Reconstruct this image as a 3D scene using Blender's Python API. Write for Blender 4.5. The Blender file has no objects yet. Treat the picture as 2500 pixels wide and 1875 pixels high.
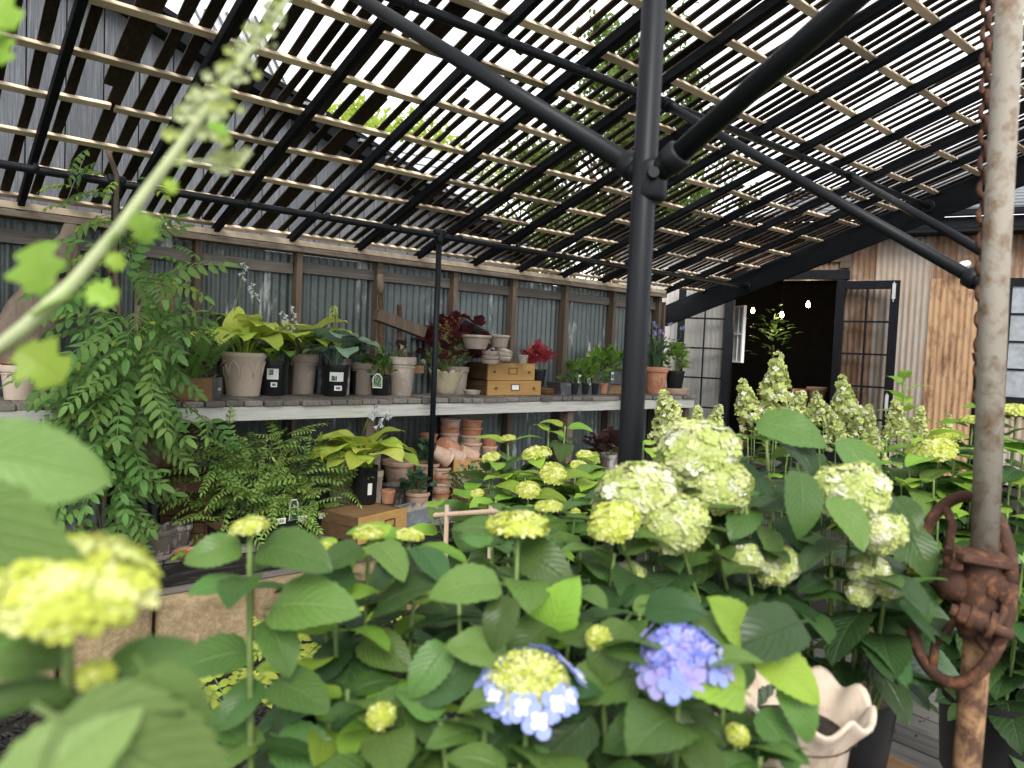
import bpy, math, random
import numpy as np
from mathutils import Vector, Matrix, noise as mnoise
rnd = random.Random(7)
sc = bpy.context.scene
C = sc.collection
PI = math.pi

# ---------------------------------------------------------------- camera
CAMH = 1.42
YAW, PIT, ROL, FPX = math.radians(40.05), math.radians(-2.67), math.radians(2.45), 1800.0
def _basis():
    f = Vector((math.sin(YAW)*math.cos(PIT), math.cos(YAW)*math.cos(PIT), math.sin(PIT)))
    r = Vector((math.cos(YAW), -math.sin(YAW), 0)); u = r.cross(f)
    c, s = math.cos(ROL), math.sin(ROL)
    return c*r+s*u, -s*r+c*u, f
CR, CU, CF = _basis()
CAM = Vector((0, 0, CAMH))
cam_d = bpy.data.cameras.new('camera'); cam = bpy.data.objects.new('camera', cam_d); C.objects.link(cam)
cam.matrix_world = Matrix(((CR.x, CU.x, -CF.x, 0), (CR.y, CU.y, -CF.y, 0), (CR.z, CU.z, -CF.z, CAMH), (0, 0, 0, 1)))
cam_d.sensor_fit = 'HORIZONTAL'; cam_d.sensor_width = 36; cam_d.lens = 36*FPX/2500
cam_d.clip_start = 0.02; cam_d.clip_end = 400
cam_d.dof.use_dof = True; cam_d.dof.focus_distance = 6.2; cam_d.dof.aperture_fstop = 4.0
sc.camera = cam

# ---------------------------------------------------------------- light: bright overcast day
w = bpy.data.worlds.new('World'); sc.world = w; w.use_nodes = True
nt = w.node_tree; nt.nodes.clear()
sky = nt.nodes.new('ShaderNodeTexSky'); sky.sky_type = 'NISHITA'; sky.sun_disc = False
SUN_EL, SUN_AZ = math.radians(40), math.radians(215)
sky.sun_elevation = SUN_EL; sky.sun_rotation = SUN_AZ
hs = nt.nodes.new('ShaderNodeHueSaturation'); hs.inputs['Saturation'].default_value = .25
mx = nt.nodes.new('ShaderNodeMix'); mx.data_type = 'RGBA'; mx.inputs[0].default_value = .8
mx.inputs[7].default_value = (10.2, 10.5, 10.9, 1)
bg = nt.nodes.new('ShaderNodeBackground'); bg.inputs['Strength'].default_value = .09
wo = nt.nodes.new('ShaderNodeOutputWorld')
nt.links.new(sky.outputs[0], hs.inputs['Color']); nt.links.new(hs.outputs[0], mx.inputs[6])
nt.links.new(mx.outputs[2], bg.inputs['Color']); nt.links.new(bg.outputs[0], wo.inputs['Surface'])
sd = bpy.data.lights.new('sun', 'SUN'); sd.energy = 1.5; sd.angle = math.radians(25); sd.color = (1, .97, .91)
so = bpy.data.objects.new('sun', sd); C.objects.link(so)
_d = Vector((math.sin(SUN_AZ)*math.cos(SUN_EL), math.cos(SUN_AZ)*math.cos(SUN_EL), math.sin(SUN_EL)))
so.rotation_euler = _d.to_track_quat('Z', 'Y').to_euler()
so.location = (0, 0, 12)
sc.view_settings.view_transform = 'Standard'; sc.view_settings.look = 'None'
sc.view_settings.gamma = 1; sc.view_settings.use_curve_mapping = False; sc.view_settings.exposure = 1.35
sc.cycles.max_bounces = 7; sc.cycles.diffuse_bounces = 3; sc.cycles.glossy_bounces = 3
sc.cycles.transmission_bounces = 5; sc.cycles.transparent_max_bounces = 8
sc.cycles.use_adaptive_sampling = True; sc.cycles.adaptive_threshold = .02; sc.cycles.use_denoising = True
sc.cycles.caustics_reflective = False; sc.cycles.caustics_refractive = False

# ---------------------------------------------------------------- photograph pixels -> places
def ray(px, py): return CR*((px-1250)/FPX) - CU*((py-937.5)/FPX) + CF
def at(px, py, Y=None, z=None, X=None, d=None):
    r = ray(px, py)
    if d is not None: t = d
    elif Y is not None: t = Y/r.y
    elif X is not None: t = X/r.x
    else: t = (z-CAMH)/r.z
    return CAM + r*t
def depth(p): return (Vector(p)-CAM).dot(CF)
def pxm(p): return depth(p)/FPX          # metres per photo pixel at p

# ---------------------------------------------------------------- materials
def newmat(name):
    m = bpy.data.materials.new(name); m.use_nodes = True
    b = m.node_tree.nodes['Principled BSDF']
    return m, m.node_tree, b
def N(t, typ, **k):
    n = t.nodes.new(typ)
    for a, v in k.items(): setattr(n, a, v)
    return n
def L(t, a, b): t.links.new(a, b)
def ramp(t, fac, stops):
    r = N(t, 'ShaderNodeValToRGB'); e = r.color_ramp.elements
    while len(e) < len(stops): e.new(.5)
    for k, (p, c) in enumerate(stops):
        e[k].position = p; e[k].color = (*c, 1) if len(c) == 3 else c
    L(t, fac, r.inputs[0]); return r
def coords(t, scale=(1, 1, 1), rand=True):
    tc = N(t, 'ShaderNodeTexCoord'); mp = N(t, 'ShaderNodeMapping'); mp.inputs['Scale'].default_value = scale
    L(t, tc.outputs['Object'], mp.inputs[0])
    if rand:
        oi = N(t, 'ShaderNodeObjectInfo'); ml = N(t, 'ShaderNodeMath', operation='MULTIPLY'); ml.inputs[1].default_value = 37.0
        L(t, oi.outputs['Random'], ml.inputs[0]); cb = N(t, 'ShaderNodeCombineXYZ')
        for i in range(3): L(t, ml.outputs[0], cb.inputs[i])
        L(t, cb.outputs[0], mp.inputs['Location'])
    return mp.outputs[0]
def noise(t, vec, scale, detail=4, rough=.6, dist=0):
    n = N(t, 'ShaderNodeTexNoise'); n.inputs['Scale'].default_value = scale; n.inputs['Detail'].default_value = detail
    n.inputs['Roughness'].default_value = rough; n.inputs['Distortion'].default_value = dist
    L(t, vec, n.inputs['Vector']); return n.outputs['Fac']
def bump(t, b, h, strength=.3, dist=.01):
    n = N(t, 'ShaderNodeBump'); n.inputs['Strength'].default_value = strength; n.inputs['Distance'].default_value = dist
    L(t, h, n.inputs['Height']); L(t, n.outputs[0], b.inputs['Normal'])
def mixc(t, fac, a, b, blend='MIX'):
    m = N(t, 'ShaderNodeMix'); m.data_type = 'RGBA'; m.blend_type = blend
    for sock, v in ((m.inputs[0], fac), (m.inputs[6], a), (m.inputs[7], b)):
        if isinstance(v, (int, float)): sock.default_value = v
        elif isinstance(v, tuple): sock.default_value = (*v, 1)
        else: L(t, v, sock)
    return m.outputs[2]
def objvar(t, col, amt=.25):
    """a little lighter or darker per object"""
    oi = N(t, 'ShaderNodeObjectInfo'); mr = N(t, 'ShaderNodeMapRange')
    mr.inputs[3].default_value = 1-amt; mr.inputs[4].default_value = 1+amt
    L(t, oi.outputs['Random'], mr.inputs[0])
    h = N(t, 'ShaderNodeHueSaturation'); L(t, mr.outputs[0], h.inputs['Value']); L(t, col, h.inputs['Color'])
    return h.outputs[0]

def wood(name, dark, mid, light, axis=0, rough=.8, var=.25, b=.35, grain=1.0):
    m, t, bs = newmat(name)
    s = [22*grain]*3; s[axis] = 1.3
    v = coords(t, tuple(s))
    n1 = noise(t, v, 2.2, 6, .65, .6); n2 = noise(t, coords(t, (2.5, 2.5, 2.5)), 2, 3)
    r = ramp(t, n1, [(.28, dark), (.5, mid), (.72, light)])
    c = mixc(t, n2, r.outputs[0], mid); c = objvar(t, c, var)
    L(t, c, bs.inputs['Base Color']); bs.inputs['Roughness'].default_value = rough; bs.inputs['Specular IOR Level'].default_value = .12
    bump(t, bs, n1, b, .006); return m
def plain(name, col, rough=.6, metal=0, var=0, mottle=.25, scale=9, b=.1, spec=.25, dist=.004):
    m, t, bs = newmat(name)
    n1 = noise(t, coords(t), scale, 5, .65)
    lo = tuple(x*(1-mottle) for x in col); hi = tuple(min(1, x*(1+mottle)) for x in col)
    c = ramp(t, n1, [(.3, lo), (.7, hi)]).outputs[0]
    if var: c = objvar(t, c, var)
    L(t, c, bs.inputs['Base Color']); bs.inputs['Roughness'].default_value = rough; bs.inputs['Metallic'].default_value = metal
    bs.inputs['Specular IOR Level'].default_value = spec
    if b: bump(t, bs, n1, b, dist)
    return m
def spotted(name, base, spot, lo, hi, scale=(1, 1, 1), nscale=4, rough=.8, base2=None, b=.2, var=.15, metal=0):
    """base colour with patches of another colour shaped by stretched noise"""
    m, t, bs = newmat(name)
    v = coords(t, scale); n1 = noise(t, v, nscale, 7, .68, .3); n2 = noise(t, coords(t, (1, 1, 1)), 14, 5, .7)
    bc = mixc(t, n2, base, base2 or tuple(x*.7 for x in base))
    f = ramp(t, n1, [(lo, (0, 0, 0)), (hi, (1, 1, 1))]).outputs[0]
    c = mixc(t, f, bc, spot); c = objvar(t, c, var)
    L(t, c, bs.inputs['Base Color']); bs.inputs['Roughness'].default_value = rough; bs.inputs['Metallic'].default_value = metal; bs.inputs['Specular IOR Level'].default_value = .2
    bump(t, bs, n2, b, .004); return m

M = {}
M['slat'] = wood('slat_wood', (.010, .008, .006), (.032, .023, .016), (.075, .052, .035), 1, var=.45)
M['batten'] = wood('batten_wood', (.42, .32, .21), (.70, .56, .40), (.80, .69, .53), 0, var=.38)
M['rafter'] = wood('black_painted_rafter', (.003, .0035, .0045), (.006, .007, .0095), (.016, .019, .025), 1, .6, .2, .6)
M['beam'] = wood('black_painted_beam', (.004, .0045, .005), (.007, .008, .0095), (.014, .015, .018), 1, .65, .1, .3)
M['pipe'] = spotted('black_pipe_paint', (.006, .007, .009), (.055, .042, .034), .66, .73, (1, 1, .6), 22, .45, (.010, .0115, .014), .15, .1)
M['stud'] = wood('weathered_stud', (.05, .034, .024), (.13, .095, .07), (.27, .22, .175), 2, var=.3)
M['plate'] = wood('weathered_plate', (.07, .053, .04), (.17, .135, .105), (.33, .28, .22), 0, var=.12, b=.6)
M['rail'] = wood('weathered_rail', (.055, .05, .043), (.14, .125, .11), (.25, .23, .2), 0, var=.2)
M['plank'] = wood('weathered_plank', (.05, .045, .04), (.17, .155, .135), (.34, .31, .28), 1, var=.4, b=.6)
M['fascia'] = wood('pale_weathered_board', (.2, .195, .175), (.5, .49, .445), (.68, .67, .62), 0, var=.08, b=.5)
M['deck'] = wood('deck_board', (.05, .046, .042), (.135, .125, .112), (.24, .225, .205), 1, var=.25, b=.5)
M['benchbeam'] = wood('dark_wet_beam', (.008, .008, .008), (.022, .02, .018), (.11, .1, .09), 0, var=.2)
M['sheet'] = spotted('galvanised_sheet', (.15, .172, .168), (.46, .49, .48), .57, .68, (2.6, 2.6, .8), 2.4, .42, (.07, .086, .084), .12, .3, .35)
M['rustsheet'] = spotted('rust_streaked_sheet', (.25, .15, .09), (.31, .25, .20), .46, .66, (2.4, 2.4, .9), 2.2, .7, (.14, .075, .045), .3, .15)
M['greysheet'] = spotted('weathered_grey_sheet', (.37, .32, .27), (.29, .20, .135), .45, .68, (2.4, 2.4, .8), 2.2, .65, (.27, .235, .20), .3, .12)
M['orangesheet'] = spotted('orange_rust_sheet', (.34, .19, .095), (.125, .06, .034), .47, .66, (3, 3, 1.0), 2.6, .8, (.40, .27, .165), .5, .1)
M['palesheet'] = spotted('pale_sheet', (.5, .48, .45), (.36, .22, .13), .62, .8, (3, 3, .5), 1.6, .6, (.42, .39, .36), .2, .1)
M['barn'] = wood('black_rough_board', (.035, .037, .042), (.11, .116, .126), (.30, .31, .325), 2, .8, .15, 1.2, 2.6)
M['black'] = plain('black_paint', (.007, .008, .010), .55, 0, .1, .3, 14, .05, .1)
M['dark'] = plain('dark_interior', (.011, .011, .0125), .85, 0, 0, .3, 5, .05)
M['white'] = plain('white_paint', (.78, .78, .78), .45, 0, 0, .05, 8, 0)
M['steel'] = plain('bright_steel', (.7, .7, .69), .3, 1, 0, .1, 20, 0)
M['shingle'] = plain('roof_shingle', (.16, .165, .18), .9, 0, .3, .3, 20, .3)
M['stone'] = spotted('conglomerate_stone', (.28, .205, .115), (.38, .30, .18), .42, .74, (1, 1, 1), 30, .95, (.2, .14, .075), 1.0, .2)
M['soil'] = plain('soil', (.035, .026, .02), .95, 0, 0, .5, 60, .8, .2, .01)
M['mulch'] = plain('black_mulch', (.018, .016, .015), .85, 0, .5, .5, 30, .5)
M['groundm'] = plain('ground_earth', (.06, .05, .04), .95, 0, 0, .5, 3, .4)
def glass():
    m, t, b = newmat('pane_glass'); b.inputs['Base Color'].default_value = (.92, .95, .95, 1); b.inputs['Roughness'].default_value = .02
    b.inputs['Transmission Weight'].default_value = 1; b.inputs['IOR'].default_value = 1.06
    b.inputs['Alpha'].default_value = .32; return m
M['glass'] = glass()
def emit(name, col, s):
    m, t, b = newmat(name); b.inputs['Emission Color'].default_value = (*col, 1); b.inputs['Emission Strength'].default_value = s
    b.inputs['Base Color'].default_value = (*col, 1); return m
M['bulb'] = emit('lit_bulb', (1, .72, .36), 22)

# ---------------------------------------------------------------- mesh building
class MB:
    def __init__(s): s.v, s.f, s.mi, s.uv = [], [], [], None
    def quadbox(s, pts, mi=0):
        """8 points: bottom 4 then top 4"""
        n = len(s.v); s.v += [tuple(p) for p in pts]
        for q in ((0, 3, 2, 1), (4, 5, 6, 7), (0, 1, 5, 4), (1, 2, 6, 5), (2, 3, 7, 6), (3, 0, 4, 7)):
            s.f.append(tuple(n+i for i in q)); s.mi.append(mi)
        return s
    def box(s, c, d, R=None, mi=0):
        c = Vector(c); x, y, z = d[0]/2, d[1]/2, d[2]/2
        P = [Vector(p) for p in ((-x, -y, -z), (x, -y, -z), (x, y, -z), (-x, y, -z), (-x, -y, z), (x, -y, z), (x, y, z), (-x, y, z))]
        if R is not None: P = [R @ p for p in P]
        return s.quadbox([c+p for p in P], mi)
    def bar(s, a, b, w, h, up=(0, 0, 1), mi=0):
        """box from a to b, w across, h along up"""
        a, b = Vector(a), Vector(b); x = (b-a).normalized(); y = Vector(up).cross(x).normalized(); z = x.cross(y)
        P = []
        for zz in (-h/2, h/2):
            for e, ss in ((a, -1), (b, -1), (b, 1), (a, 1)): P.append(e+y*(ss*w/2)+z*zz)
        return s.quadbox(P, mi)
    def tube(s, pts, r, n=8, cap=True, mi=0):
        pts = [Vector(p) for p in pts]; rr = r if isinstance(r, (list, tuple)) else [r]*len(pts)
        base = len(s.v); prev = None
        for i, p in enumerate(pts):
            t = (pts[min(i+1, len(pts)-1)]-pts[max(i-1, 0)])
            t = t.normalized() if t.length > 1e-9 else Vector((0, 0, 1))
            if prev is None:
                a = Vector((0, 0, 1)) if abs(t.z) < .9 else Vector((1, 0, 0)); u = t.cross(a).normalized()
            else: u = (prev-t*prev.dot(t)).normalized()
            prev = u; v = t.cross(u)
            for k in range(n):
                an = 2*PI*k/n; s.v.append(tuple(p+(u*math.cos(an)+v*math.sin(an))*rr[i]))
        for i in range(len(pts)-1):
            for k in range(n):
                a, b = base+i*n+k, base+i*n+(k+1) % n
                s.f.append((a, b, b+n, a+n)); s.mi.append(mi)
        if cap:
            s.f.append(tuple(base+k for k in reversed(range(n)))); s.mi.append(mi)
            e = base+(len(pts)-1)*n; s.f.append(tuple(e+k for k in range(n))); s.mi.append(mi)
        return s
    def lathe(s, prof, c=(0, 0, 0), n=28, fn=None, mi=0, R=None):
        """prof: (radius, height) list; fn(angle, i, r, z) -> (r, z)"""
        c = Vector(c); base = len(s.v)
        for i, (r, z) in enumerate(prof):
            for k in range(n):
                an = 2*PI*k/n; r2, z2 = fn(an, i, r, z) if fn else (r, z)
                p = Vector((r2*math.cos(an), r2*math.sin(an), z2))
                s.v.append(tuple(c+(R @ p if R is not None else p)))
        for i in range(len(prof)-1):
            for k in range(n):
                a, b = base+i*n+k, base+i*n+(k+1) % n
                s.f.append((a, b, b+n, a+n)); s.mi.append(mi)
        return s
    def disc(s, c, r, n=20, R=None, mi=0):
        c = Vector(c); base = len(s.v)
        for k in range(n):
            p = Vector((r*math.cos(2*PI*k/n), r*math.sin(2*PI*k/n), 0)); s.v.append(tuple(c+(R @ p if R is not None else p)))
        s.f.append(tuple(base+k for k in range(n))); s.mi.append(mi); return s
    def add(s, verts, faces, mi=0):
        n = len(s.v); s.v += [tuple(v) for v in verts]
        for f in faces: s.f.append(tuple(n+i for i in f)); s.mi.append(mi)
        return s
    def mesh(s, name, mats, smooth=False, off=(0, 0, 0)):
        me = bpy.data.meshes.new(name); ox, oy, oz = off
        me.from_pydata([(x-ox, y-oy, z-oz) for x, y, z in s.v], [], s.f)
        for m in (mats if isinstance(mats, (list, tuple)) else [mats]): me.materials.append(m)
        if max(s.mi, default=0): me.polygons.foreach_set('material_index', s.mi)
        if smooth: me.polygons.foreach_set('use_smooth', [True]*len(me.polygons))
        me.update(); return me
    def build(s, name, mat, parent=None, smooth=False, bevel=0, origin=None):
        off = Vector((0, 0, 0)) if parent is None else wloc(parent)
        o0 = Vector(origin) if origin is not None else off
        me = s.mesh(name, mat, smooth, o0); o = bpy.data.objects.new(name, me); C.objects.link(o)
        o.parent = parent; o.location = o0-off
        if bevel:
            b = o.modifiers.new('bevel', 'BEVEL'); b.width = bevel; b.segments = 2; b.limit_method = 'ANGLE'
        return o
def wloc(o):
    p = Vector(o.location)
    while o.parent is not None: o = o.parent; p = p+Vector(o.location)
    return p
def tag(o, label=None, cat=None, group=None, kind=None):
    for k, v in (('label', label), ('category', cat), ('group', group), ('kind', kind)):
        if v: o[k] = v
    return o
def thing(name, label, cat, loc=(0, 0, 0), group=None):
    o = bpy.data.objects.new(name, None); o.empty_display_size = .1; C.objects.link(o); o.location = loc
    return tag(o, label, cat, group)
def struct(mb, name, mat, **k): return tag(mb.build(name, mat, **k), kind='structure')
def inst(name, me, parent, mat4):
    """one more object on a shared mesh; mat4 in the parent's space"""
    o = bpy.data.objects.new(name, me); C.objects.link(o); o.parent = parent; o.matrix_basis = mat4; return o
# ================================================================ SETTING
Z = lambda zc: zc+CAMH
# ground and deck
gm = MB(); gm.add([(-60, -30, -.75), (90, -30, -.75), (90, 120, -.75), (-60, 120, -.75)], [(0, 1, 2, 3)]); struct(gm, 'ground', M['groundm'])
mu = MB(); mu.add([(-3, 1.9, -.68), (3.6, 1.9, -.68), (3.6, 4.86, -.68), (-3, 4.86, -.68)], [(0, 1, 2, 3)]); struct(mu, 'mulch_bed', M['mulch'])
ch = MB()
for i in range(9000):
    x, y = rnd.uniform(-.2, 3.5), rnd.uniform(2.6, 4.86); a = rnd.uniform(0, PI)
    l, wd = rnd.uniform(.008, .028), rnd.uniform(.003, .008)
    R = Matrix.Rotation(a, 3, 'Z') @ Matrix.Rotation(rnd.uniform(-.5, .5), 3, 'Y') @ Matrix.Rotation(rnd.uniform(-.6, .6), 3, 'X')
    p = Vector((x, y, -.672+rnd.uniform(0, .016)))
    ch.add([p+R @ Vector(q) for q in ((-l, -wd, 0), (l, -wd, .002), (l, wd, 0), (-l, wd, .003))], [(0, 1, 2, 3)])
tag(ch.build('mulch_chips', plain('mulch_chip', (.026, .023, .022), .7, 0, 0, .6, 25, 0)), kind='stuff')
deck = MB()
for x0, x1, y0, y1 in ((-3, 9, -3, 1.9), (3.6, 13, 1.9, 4.9), (-3, 9.3, 4.95, 6.1), (9, 13, -3, 1.9)):
    deck.box(((x0+x1)/2, (y0+y1)/2, -.055), (x1-x0, y1-y0, .04))
dk = struct(deck, 'deck', M['benchbeam'])
x = 2.35
while x < 5.6:
    wv = .142; b = MB(); b.box((x+wv/2, .2, -.015+rnd.uniform(-.003, .003)), (wv-.009, 3.36, .03)); b.build('plank', M['deck'], dk, bevel=.003, origin=(x+wv/2, .2, 0)); x += wv
b = MB(); b.box((1.75, .2, -.0175), (1.19, 3.36, .03)).box((7.3, .2, -.0175), (3.3, 3.36, .03)); b.build('planking', M['deck'], dk)

# lower deck along the wall: transverse planks on a black beam on a stone footing
x = -1.2
while x < 7.9:
    wv = rnd.choice((.14, .14, .145, .19)); b = MB()
    b.box((x+wv/2, 5.48, -.018+rnd.uniform(-.004, .004)), (wv-.012, 1.14+rnd.uniform(-.02, .02), .036), Matrix.Rotation(rnd.uniform(-.006, .006), 3, 'Z'))
    b.build('plank', M['plank'], dk, bevel=.004, origin=(x+wv/2, 5.48, 0)); x += wv
b = MB(); b.bar((-1.5, 4.97, -.115), (8, 4.97, -.115), .1, .15); b.build('edge_beam', M['benchbeam'], dk, bevel=.008)
b = MB(); b.bar((-1.5, 4.93, -.205), (8, 4.93, -.205), .09, .035); b.build('ledge_board', M['rail'], dk, bevel=.004)
st = thing('stone_footing', 'rough tan stone block footing under the black beam of the wall deck', 'stone wall', (1.5, 5.0, -.7))
x = -1.3; k = 0
while x < 4.6:
    wv = rnd.uniform(.46, .62); b = MB(); nx, nz = 20, 16; zt = -.225
    b0 = Vector((x+.006, 4.86+rnd.uniform(-.012, .012), -.72)); vs = []; fs = []
    for j in range(nz+1):
        for i in range(nx+1):
            e = min(i, nx-i, j, nz-j); u = i/nx*(wv-.014); vz = j/nz*(zt+.72)
            dy = -.02*min(e, 1)-.03*mnoise.noise(Vector((x+u*5, vz*5, 3)))-.012*mnoise.noise(Vector((x+u*22, vz*22, 9)))-.007*mnoise.noise(Vector((x+u*60, vz*60, 2)))
            vs.append(b0+Vector((u, dy+(0.05 if e == 0 else 0), vz)))
    for j in range(nz):
        for i in range(nx): q = j*(nx+1)+i; fs.append((q, q+1, q+nx+2, q+nx+1))
    b.add(vs, fs); b.build('stone', M['stone'], st, smooth=True); x += wv; k += 1
b = MB(); b.box((1.6, 5.06, -.46), (6, .2, .46)); b.build('mortar', plain('mortar', (.1, .08, .06), .95), st)

# ---------------- slatted roof
RS, RY, RZ = .325, 5.79, Z(.78)
def rz(y): return RZ+RS*(RY-y)
rn = Vector((0, RS, 1)).normalized()
roof = thing('slatted_roof', 'lean-to roof of black rafters with pale battens and dark wooden lath slats above', 'roof', (3, 3.5, 0))
RX = [-1.78, -1.18, -.58, .02, .63, 1.233, 1.866, 2.458, 3.066, 3.67, 4.308, 4.889, 5.497, 6.118, 6.72, 7.32, 8.0]
YT, YB = .95, 5.86
for i, x in enumerate(RX[:-1]):
    b = MB(); hw = .020; d = .06; ys = [YB, 4.8, 3.6, 2.4, YT]
    for a, c in zip(ys, ys[1:]): pass
    b.bar((x, YB, rz(YB)+d/2), (x, YT, rz(YT)+d/2), hw*2, d)
    b.build('rafter', M['rafter'], roof, bevel=.004, origin=(x, 3.4, rz(3.4)))
b = MB(); b.bar((8.02, 6.4, rz(6.4)-.05), (8.02, YT, rz(YT)-.05), .05, .27); b.build('end_beam', M['beam'], roof, bevel=.004)
b = MB(); b.bar((7.72, 6.42, rz(6.42)-.09), (8.05, 6.42, rz(6.42)-.09), .06, .24); b.build('end_block', M['beam'], roof, bevel=.006)
Yb0 = [5.78, 5.40, 5.02, 4.62, 4.24, 3.85, 3.45, 3.07, 2.68, 2.29, 1.9, 1.5, 1.1]
nsl = {0: 4, 1: 4, 2: 5, 3: 4, 4: 5, 5: 6, 6: 5, 7: 6, 8: 6, 9: 6, 10: 6, 11: 6, 12: 6, 13: 6, 14: 6, 15: 7}
slat_left = 290; bat_n = 0
stuffslat = MB()
def lath(mb, x, ya, yb, wd, th, zo, wob=0.004):
    """a slat lying on the battens; slightly bent"""
    n = 6; P = []; bow = rnd.uniform(-.012, .012)
    xs = [x+rnd.uniform(-wob, wob)*.6+bow*math.sin(PI*q/n) for q in range(n+1)]; zs = [rnd.uniform(0, .005) for _ in range(n+1)]; tw = [rnd.uniform(-.005, .005) for _ in range(n+1)]; ww = [rnd.uniform(.92, 1.05) for _ in range(n+1)]; w0 = wd
    for k in range(n+1):
        y = ya+(yb-ya)*k/n; z = rz(y)+zo+zs[k]; wd = w0*ww[k]; t_ = tw[k]
        P.append([(xs[k]-wd/2, y, z-t_), (xs[k]+wd/2, y, z+t_), (xs[k]+wd/2, y, z+th+t_), (xs[k]-wd/2, y, z+th-t_)])
    vs = [p for q in P for p in q]; fs = [(0, 1, 2, 3), (4*n+3, 4*n+2, 4*n+1, 4*n)]
    for k in range(n):
        for e in range(4): fs.append((4*k+e, 4*k+4+e, 4*k+4+(e+1) % 4, 4*k+(e+1) % 4))
    mb.add(vs, fs)
for i in range(len(RX)-1):
    x0, x1 = RX[i], RX[i+1]; sk = rnd.uniform(-.03, .03)
    for j, y in enumerate(Yb0):
        if i == 4 and j == 3:    # the broken batten at the left of the photograph
            segs = [(x0, x0+.28, .03), (x0+.3, x1, -.01)]
        else: segs = [(x0+.005, x1-.005, 0)]
        for a, c, dz in segs:
            b = MB(); ya, yc = y+sk+rnd.uniform(-.012, .012), y+sk+rnd.uniform(-.012, .012)
            b.bar((a, ya, rz(ya)+.073), (c, yc, rz(yc)+.073), .05, .02, rn)
            b.build('batten', M['batten'], roof, bevel=.003, origin=((a+c)/2, y, rz(y)+.073)); bat_n += 1
    k = nsl[i]; wd = .056 if i < 7 else .046
    if i == 4: xs = [.075, .235, .30, .43, .53]
    elif i == 3: xs = [.12, .25, .385, .52]
    elif i == 6: xs = [.09, .20, .33, .37, .51]
    elif i == 12: xs = [.08, .17, .24, .36, .46, .55]
    else: xs = [(x1-x0)*(q+.5+rnd.uniform(-.13, .13))/k for q in range(k)]
    for q, xo in enumerate(xs):
        cuts = [5.84, 3.95+rnd.uniform(-.3, .3) if i % 2 else 3.5, 1.0+rnd.uniform(-.03, .03)]
        if i == 4 and q == 1: cuts = [5.84, 5.0, 4.45, 1.0]
        for a, c in zip(cuts, cuts[1:]):
            if i == 7 and q == 2 and c < 2: c = 2.7; a = 3.3       # a missing length lets the sky through
            if i == 4 and q == 1 and a == 5.0: continue
            if rnd.random() < .07 and i > 4: c = c+rnd.uniform(.15, .6)
            w2 = wd*rnd.uniform(.82, 1.2)*(1.7 if (i, q) in ((2, 1), (6, 2), (11, 3)) else 1)
            if slat_left > 0 and i >= 2:
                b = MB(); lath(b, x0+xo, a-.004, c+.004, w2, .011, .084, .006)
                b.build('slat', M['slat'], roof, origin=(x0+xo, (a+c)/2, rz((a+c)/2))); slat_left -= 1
            else: lath(stuffslat, x0+xo, a-.004, c+.004, w2, .011, .084, .004)
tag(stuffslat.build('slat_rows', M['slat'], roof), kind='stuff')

# ---------------- black pipe frame that carries the roof
pf = thing('pipe_frame', 'black painted steel pipe frame of posts, rails and braces under the slatted roof', 'pipe frame', (3, 3, 0))
def pipe(name, pts, r, n=16, smooth=True):
    b = MB(); b.tube(pts, r, n); return b.build(name, M['pipe'], pf, smooth=False if n < 5 else True)
def coupling(p, d, r, l=.05):
    b = MB(); d = Vector(d).normalized(); p = Vector(p)
    b.tube([p-d*l, p-d*l*.8, p+d*l*.8, p+d*l], [r*.86, r, r, r*.86], 14); return b.build('coupling', M['pipe'], pf, smooth=True)
zl = Z(.938); zh = Z(1.62)
pipe('rail', [(-2, 5.13, zl), (7.97, 5.13, zl-.05)], .025)
pipe('rail', [(-2, 3.106, zh), (7.97, 3.106, zh)], .027)
pipe('rail', [(-2, 1.18, rz(1.18)-.03), (7.97, 1.18, rz(1.18)-.03)], .027)
for x in (1.05, 3.46, 5.84):
    pipe('post', [(x, 5.13, 0), (x, 5.13, zl)], .0235, 14); coupling((x, 5.13, zl-.035), (0, 0, 1), .034); coupling((x, 5.13, zl), (1, 0, 0), .033, .05)
b = MB(); b.lathe([(.001, .012), (.05, .012), (.055, .006), (.055, 0)], (7.985, 5.13, zl-.05), 18, R=Matrix.Rotation(-PI/2, 3, 'Y')); b.build('flange', M['pipe'], pf)
b = MB(); b.lathe([(.001, .012), (.06, .012), (.066, .006), (.066, 0)], (7.985, 3.106, zh), 18, R=Matrix.Rotation(-PI/2, 3, 'Y')); b.build('flange', M['pipe'], pf)
for x in RX[4:16]:   # straps that hold the rafters down on the rails
    for y, z in ((5.13, zl-.005*x), (3.106, zh)):
        b = MB(); b.tube([(x-.012, y, z), (x+.012, y, z)], .031, 12); b.build('strap', M['pipe'], pf, smooth=True)
p0 = at(1597, 0, d=1.75); p1 = at(1541, 1050, d=1.75)
px0 = Vector((1.372, 1.175, 0))
lean = (p0-p1)/(p0.z-p1.z)
def on_post(z): return p1+lean*(z-p1.z)
pipe('post', [on_post(-.7), on_post(rz(1.18))], .0285, 24)
J = at(1590, 436, d=1.75)
for tgt in ((1.37, 3.09, zh-.02), tuple(J+Vector((0, -1.05, .6)))):
    d = (Vector(tgt)-J).normalized()
    pipe('brace', [J+d*.06, tgt], .0255, 20); coupling(J+d*.075, d, .035, .022)
    b = MB(); b.tube([J+d*.02, J+d*.05, J+d*.075], [.026, .03, .031], 16); b.build('elbow', M['pipe'], pf, smooth=True)
    coupling(Vector(tgt)-d*.05, d, .04, .035)
up = lean.normalized()
b = MB(); b.tube([J-up*.055, J-up*.045, J+up*.03, J+up*.04], [.031, .038, .038, .031], 24); b.build('collar', M['pipe'], pf, smooth=True)
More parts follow.
